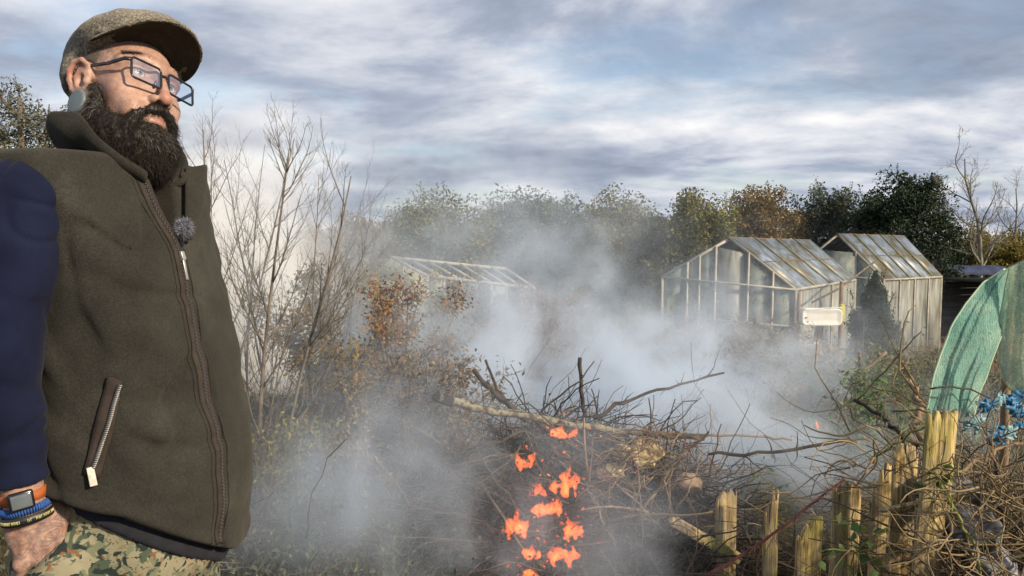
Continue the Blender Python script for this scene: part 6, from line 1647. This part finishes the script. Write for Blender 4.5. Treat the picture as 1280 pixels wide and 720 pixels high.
drape('right_wing', outline([(1262, 334), (1256, 362), (1251, 392), (1249, 422), (1249, 450), (1254, 478), (1264, 492)]),
      outline([(1300, 316), (1320, 350), (1330, 390), (1335, 430), (1335, 460), (1335, 495), (1330, 520)]), lambda u, v: NY - 0.02 + 0.06 * v - 0.10 * u, 2.2, 0.016, ph=1.4)
drape('gather', outline([(1255, 345), (1250, 372), (1246, 396), (1241, 421)]), outline([(1263, 338), (1262, 370), (1258, 396), (1254, 424)]), lambda u, v: NY + 0.06, 2, 0.008, 20, 30)
# the pole and cross rod that carry it
pl = thing('net_pole', 'thin wooden pole standing behind the netting and carrying it', 'pole', GP(1266, 2.86))
g = Geo(); b_ = GP(1262, 2.84); g.tubes(np.array([b_ - [0, 0, 0.15], lerp(b_, P(1263, 340, 2.84), 0.5) + [0.01, 0, 0], P(1263, 334, 2.84)]), [0.019, 0.017, 0.015], 8); g.build('upright', mst2, pl, smooth=True)
g = Geo(); g.tubes(np.array([P(1258, 338, 2.79), P(1285, 325, 2.76), P(1345, 300, 2.70)]), 0.010, 8); g.build('cross_rod', mst2, pl, smooth=True)
# line of twine tying the lower edge
stick('twine', 'thin dark twine tied round the lower edge of the netting', 'twine', [(1163, 486, 2.44), (1190, 483, 2.43), (1215, 488, 2.5), (1238, 498, 2.56)], 0.003, 0.003, mburn, None, R5, 0.003, 0)

# blue scraps of plastic under the netting
mbl = mat_noise('blue_plastic', [(0.3, (0.02, 0.09, 0.25)), (0.7, (0.06, 0.22, 0.36))], 12, 0.45)
mbl2 = mat_noise('pale_blue_plastic', [(0.3, (0.10, 0.24, 0.30)), (0.7, (0.26, 0.40, 0.43))], 12, 0.5)
SCR = [(1234, 506, 16, 0, 'royal blue scrap topmost at the left of the netting gap'), (1251, 500, 13, 1, 'pale blue scrap just right of the topmost one'), (1268, 506, 20, 0, 'large turquoise blue scrap under the right netting wing'), (1278, 518, 12, 0, 'blue scrap cut by the right picture edge'),
       (1215, 531, 14, 1, 'pale scrap lowest at the left, next to the tall paling'), (1226, 524, 9, 1, 'small pale scrap between the lowest left one and the royal blue one'), (1246, 545, 15, 0, 'bright blue scrap lowest of all, hanging in the stems'), (1263, 540, 12, 1, 'pale blue scrap right of the lowest one'), (1272, 531, 10, 0, 'small blue scrap near the right edge below the large one'), (1208, 515, 8, 1, 'tiny pale scrap at the corner of the left netting wing')]
for k, (px, py, sz_, mi, lab) in enumerate(SCR):
    c = P(px, py, 2.62 + 0.02 * (k % 3)); w = sz_ / FPX * 2.6 * 0.55; rng = np.random.default_rng(200 + k); o1 = rng.random(3) * 9
    uu, vv = np.meshgrid(np.linspace(-1, 1, 20), np.linspace(-1, 1, 20)); ew = 1 + 0.25 * np.sin(7 * np.arctan2(vv, uu) + o1[0] * 5)
    fr = np.stack([uu * ew, 0.25 * uu * vv, vv * ew * (0.75 + 0.5 * o1[2] / 9)], -1); qx = o1 * 3
    nz_ = np.stack([vnoise(fr[..., 0] * 1.8 + qx[k_], fr[..., 2] * 1.8 + 5 * k_ + qx[0], qx[1] + 0 * uu) for k_ in range(3)], -1) * 0.75 + np.stack([vnoise(fr[..., 0] * 4.5 + qx[k_], fr[..., 2] * 4.5 + 5 * k_, qx[1] + 3 + 0 * uu) for k_ in range(3)], -1) * 0.30
    A = c + w * (fr + nz_) * np.array([1.0, 0.7, 1.0])
    g = Geo(); g.grid(A); tag(g.build('plastic_scrap', mbl2 if mi else mbl, smooth=True, solid=0.002), lab, 'plastic scrap', 'blue plastic scraps under the netting')

# ------------------------------------------------------------------ smoke
BLOBS = [  # px, py, distance, radii (x, y, z) in metres, density
 (800, 495, 4.7, (1.25, 0.8, 0.52), 2.0),
 (945, 560, 4.0, (0.75, 0.5, 0.28), 2.0),
 (1030, 575, 3.35, (0.26, 0.22, 0.12), 3.6),
 (680, 400, 5.4, (1.15, 0.8, 0.70), 0.85),
 (690, 470, 4.5, (0.75, 0.4, 0.34), 1.5),
 (880, 470, 5.4, (0.9, 0.6, 0.35), 1.3),
 (520, 280, 6.4, (1.6, 1.0, 0.9), 0.52),
 (600, 450, 4.3, (0.36, 0.3, 0.30), 1.0),
 (420, 620, 2.9, (0.46, 0.40, 0.34), 1.8),
 (550, 610, 2.7, (0.32, 0.3, 0.38), 1.9),
 (700, 630, 2.6, (0.50, 0.25, 0.30), 1.0),
 (430, 440, 5.0, (0.8, 0.7, 0.9), 0.42),
]
msm = bpy.data.materials.new('smoke'); msm.use_nodes = True; t = msm.node_tree; t.nodes.clear()
gp = N(t, 'ShaderNodeNewGeometry')
def tnoise(scale, detail, rough, off, dist=0.0):
    mp = N(t, 'ShaderNodeMapping'); mp.inputs['Location'].default_value = off; t.links.new(gp.outputs['Position'], mp.inputs[0])
    n = N(t, 'ShaderNodeTexNoise'); n.inputs['Scale'].default_value = scale; n.inputs['Detail'].default_value = detail; n.inputs['Roughness'].default_value = rough; n.inputs['Distortion'].default_value = dist
    t.links.new(mp.outputs[0], n.inputs['Vector']); return n
nw = tnoise(1.3, 1, 0.5, (3, 1, 2)); sb_ = N(t, 'ShaderNodeVectorMath', operation='SUBTRACT'); t.links.new(nw.outputs['Color'], sb_.inputs[0]); sb_.inputs[1].default_value = (0.5, 0.5, 0.5)
sc_ = N(t, 'ShaderNodeVectorMath', operation='SCALE'); t.links.new(sb_.outputs[0], sc_.inputs[0]); sc_.inputs['Scale'].default_value = 0.9
wp_ = N(t, 'ShaderNodeVectorMath', operation='ADD'); t.links.new(gp.outputs['Position'], wp_.inputs[0]); t.links.new(sc_.outputs[0], wp_.inputs[1])
tot = None
for (px, py, y, rr_, dn) in BLOBS:
    c = P(px, py, y)
    s1_ = N(t, 'ShaderNodeVectorMath', operation='SUBTRACT'); t.links.new(wp_.outputs[0], s1_.inputs[0]); s1_.inputs[1].default_value = tuple(c)
    s2_ = N(t, 'ShaderNodeVectorMath', operation='DIVIDE'); t.links.new(s1_.outputs[0], s2_.inputs[0]); s2_.inputs[1].default_value = rr_
    s3_ = N(t, 'ShaderNodeVectorMath', operation='DOT_PRODUCT'); t.links.new(s2_.outputs[0], s3_.inputs[0]); t.links.new(s2_.outputs[0], s3_.inputs[1])
    e0 = N(t, 'ShaderNodeMath', operation='MULTIPLY'); t.links.new(s3_.outputs['Value'], e0.inputs[0]); e0.inputs[1].default_value = -1.1
    e1 = N(t, 'ShaderNodeMath', operation='EXPONENT'); t.links.new(e0.outputs[0], e1.inputs[0])
    e2 = N(t, 'ShaderNodeMath', operation='MULTIPLY_ADD'); t.links.new(e1.outputs[0], e2.inputs[0]); e2.inputs[1].default_value = dn
    if tot is None: e2.inputs[2].default_value = 0
    else: t.links.new(tot, e2.inputs[2])
    tot = e2.outputs[0]
nz = tnoise(2.4, 4, 0.62, (0.3, 5, 1), 0.5)
nr = N(t, 'ShaderNodeMapRange'); nr.interpolation_type = 'SMOOTHSTEP'; nr.inputs['From Min'].default_value = 0.40; nr.inputs['From Max'].default_value = 0.68; nr.inputs['To Min'].default_value = 0.05; nr.inputs['To Max'].default_value = 2.7; t.links.new(nz.outputs['Fac'], nr.inputs['Value'])
dm = N(t, 'ShaderNodeMath', operation='MULTIPLY'); t.links.new(tot, dm.inputs[0]); t.links.new(nr.outputs[0], dm.inputs[1])
dk = N(t, 'ShaderNodeMath', operation='SUBTRACT'); t.links.new(dm.outputs[0], dk.inputs[0]); dk.inputs[1].default_value = 0.02; dk.use_clamp = False
dx_ = N(t, 'ShaderNodeMath', operation='MAXIMUM'); t.links.new(dk.outputs[0], dx_.inputs[0]); dx_.inputs[1].default_value = 0.0
SMOKE_GAIN = 0.60
dg = N(t, 'ShaderNodeMath', operation='MULTIPLY'); t.links.new(dx_.outputs[0], dg.inputs[0]); dg.inputs[1].default_value = SMOKE_GAIN
pv = N(t, 'ShaderNodeVolumePrincipled'); pv.inputs['Color'].default_value = (0.78, 0.875, 1.0, 1); pv.inputs['Anisotropy'].default_value = 0.15
t.links.new(dg.outputs[0], pv.inputs['Density'])
ou = N(t, 'ShaderNodeOutputMaterial'); t.links.new(pv.outputs[0], ou.inputs['Volume'])
g = Geo(); g.box((-0.4, 5.3, 0.85), (3.3, 3.5, 1.75)); sm = tag(g.build('smoke', msm), kind='stuff')
try: msm.cycles.volume_step_rate = 0.7
except Exception: pass

# pale bank of sunlit smoke lying beyond the saplings
mst = bpy.data.materials.new('smoke_bank'); mst.use_nodes = True; t = mst.node_tree; t.nodes.clear()
tot = None
gp = N(t, 'ShaderNodeNewGeometry')
nb_ = N(t, 'ShaderNodeTexNoise'); nb_.inputs['Scale'].default_value = 0.9; nb_.inputs['Detail'].default_value = 2; t.links.new(gp.outputs['Position'], nb_.inputs['Vector'])
for (px, py, y, rr_, dn) in ((318, 470, 9.5, (1.0, 1.2, 2.1), 3.0), (240, 430, 10.0, (1.4, 1.2, 2.2), 3.0)):
    c = P(px, py, y)
    s1_ = N(t, 'ShaderNodeVectorMath', operation='SUBTRACT'); t.links.new(gp.outputs['Position'], s1_.inputs[0]); s1_.inputs[1].default_value = tuple(c)
    s2_ = N(t, 'ShaderNodeVectorMath', operation='DIVIDE'); t.links.new(s1_.outputs[0], s2_.inputs[0]); s2_.inputs[1].default_value = rr_
    s3_ = N(t, 'ShaderNodeVectorMath', operation='DOT_PRODUCT'); t.links.new(s2_.outputs[0], s3_.inputs[0]); t.links.new(s2_.outputs[0], s3_.inputs[1])
    e0 = N(t, 'ShaderNodeMath', operation='MULTIPLY'); t.links.new(s3_.outputs['Value'], e0.inputs[0]); e0.inputs[1].default_value = -1.4
    e1 = N(t, 'ShaderNodeMath', operation='EXPONENT'); t.links.new(e0.outputs[0], e1.inputs[0])
    e2 = N(t, 'ShaderNodeMath', operation='MULTIPLY_ADD'); t.links.new(e1.outputs[0], e2.inputs[0]); e2.inputs[1].default_value = dn
    if tot is None: e2.inputs[2].default_value = 0
    else: t.links.new(tot, e2.inputs[2])
    tot = e2.outputs[0]
nr = N(t, 'ShaderNodeMapRange'); nr.inputs['From Min'].default_value = 0.3; nr.inputs['From Max'].default_value = 0.7; nr.inputs['To Min'].default_value = 0.4; nr.inputs['To Max'].default_value = 1.4; t.links.new(nb_.outputs['Fac'], nr.inputs['Value'])
dm = N(t, 'ShaderNodeMath', operation='MULTIPLY'); t.links.new(tot, dm.inputs[0]); t.links.new(nr.outputs[0], dm.inputs[1])
dk = N(t, 'ShaderNodeMath', operation='SUBTRACT'); t.links.new(dm.outputs[0], dk.inputs[0]); dk.inputs[1].default_value = 0.05
dx_ = N(t, 'ShaderNodeMath', operation='MAXIMUM'); t.links.new(dk.outputs[0], dx_.inputs[0]); dx_.inputs[1].default_value = 0.0
pv = N(t, 'ShaderNodeVolumePrincipled'); pv.inputs['Color'].default_value = (1.0, 1.0, 1.0, 1); pv.inputs['Anisotropy'].default_value = 0.0
t.links.new(dx_.outputs[0], pv.inputs['Density'])
ou = N(t, 'ShaderNodeOutputMaterial'); t.links.new(pv.outputs[0], ou.inputs['Volume'])
g = Geo(); g.box((-4.4, 10.95, 1.2), (2.9, 1.8, 2.6)); tag(g.build('smoke', mst), kind='stuff')
try: mst.cycles.volume_step_rate = 1.0
except Exception: pass
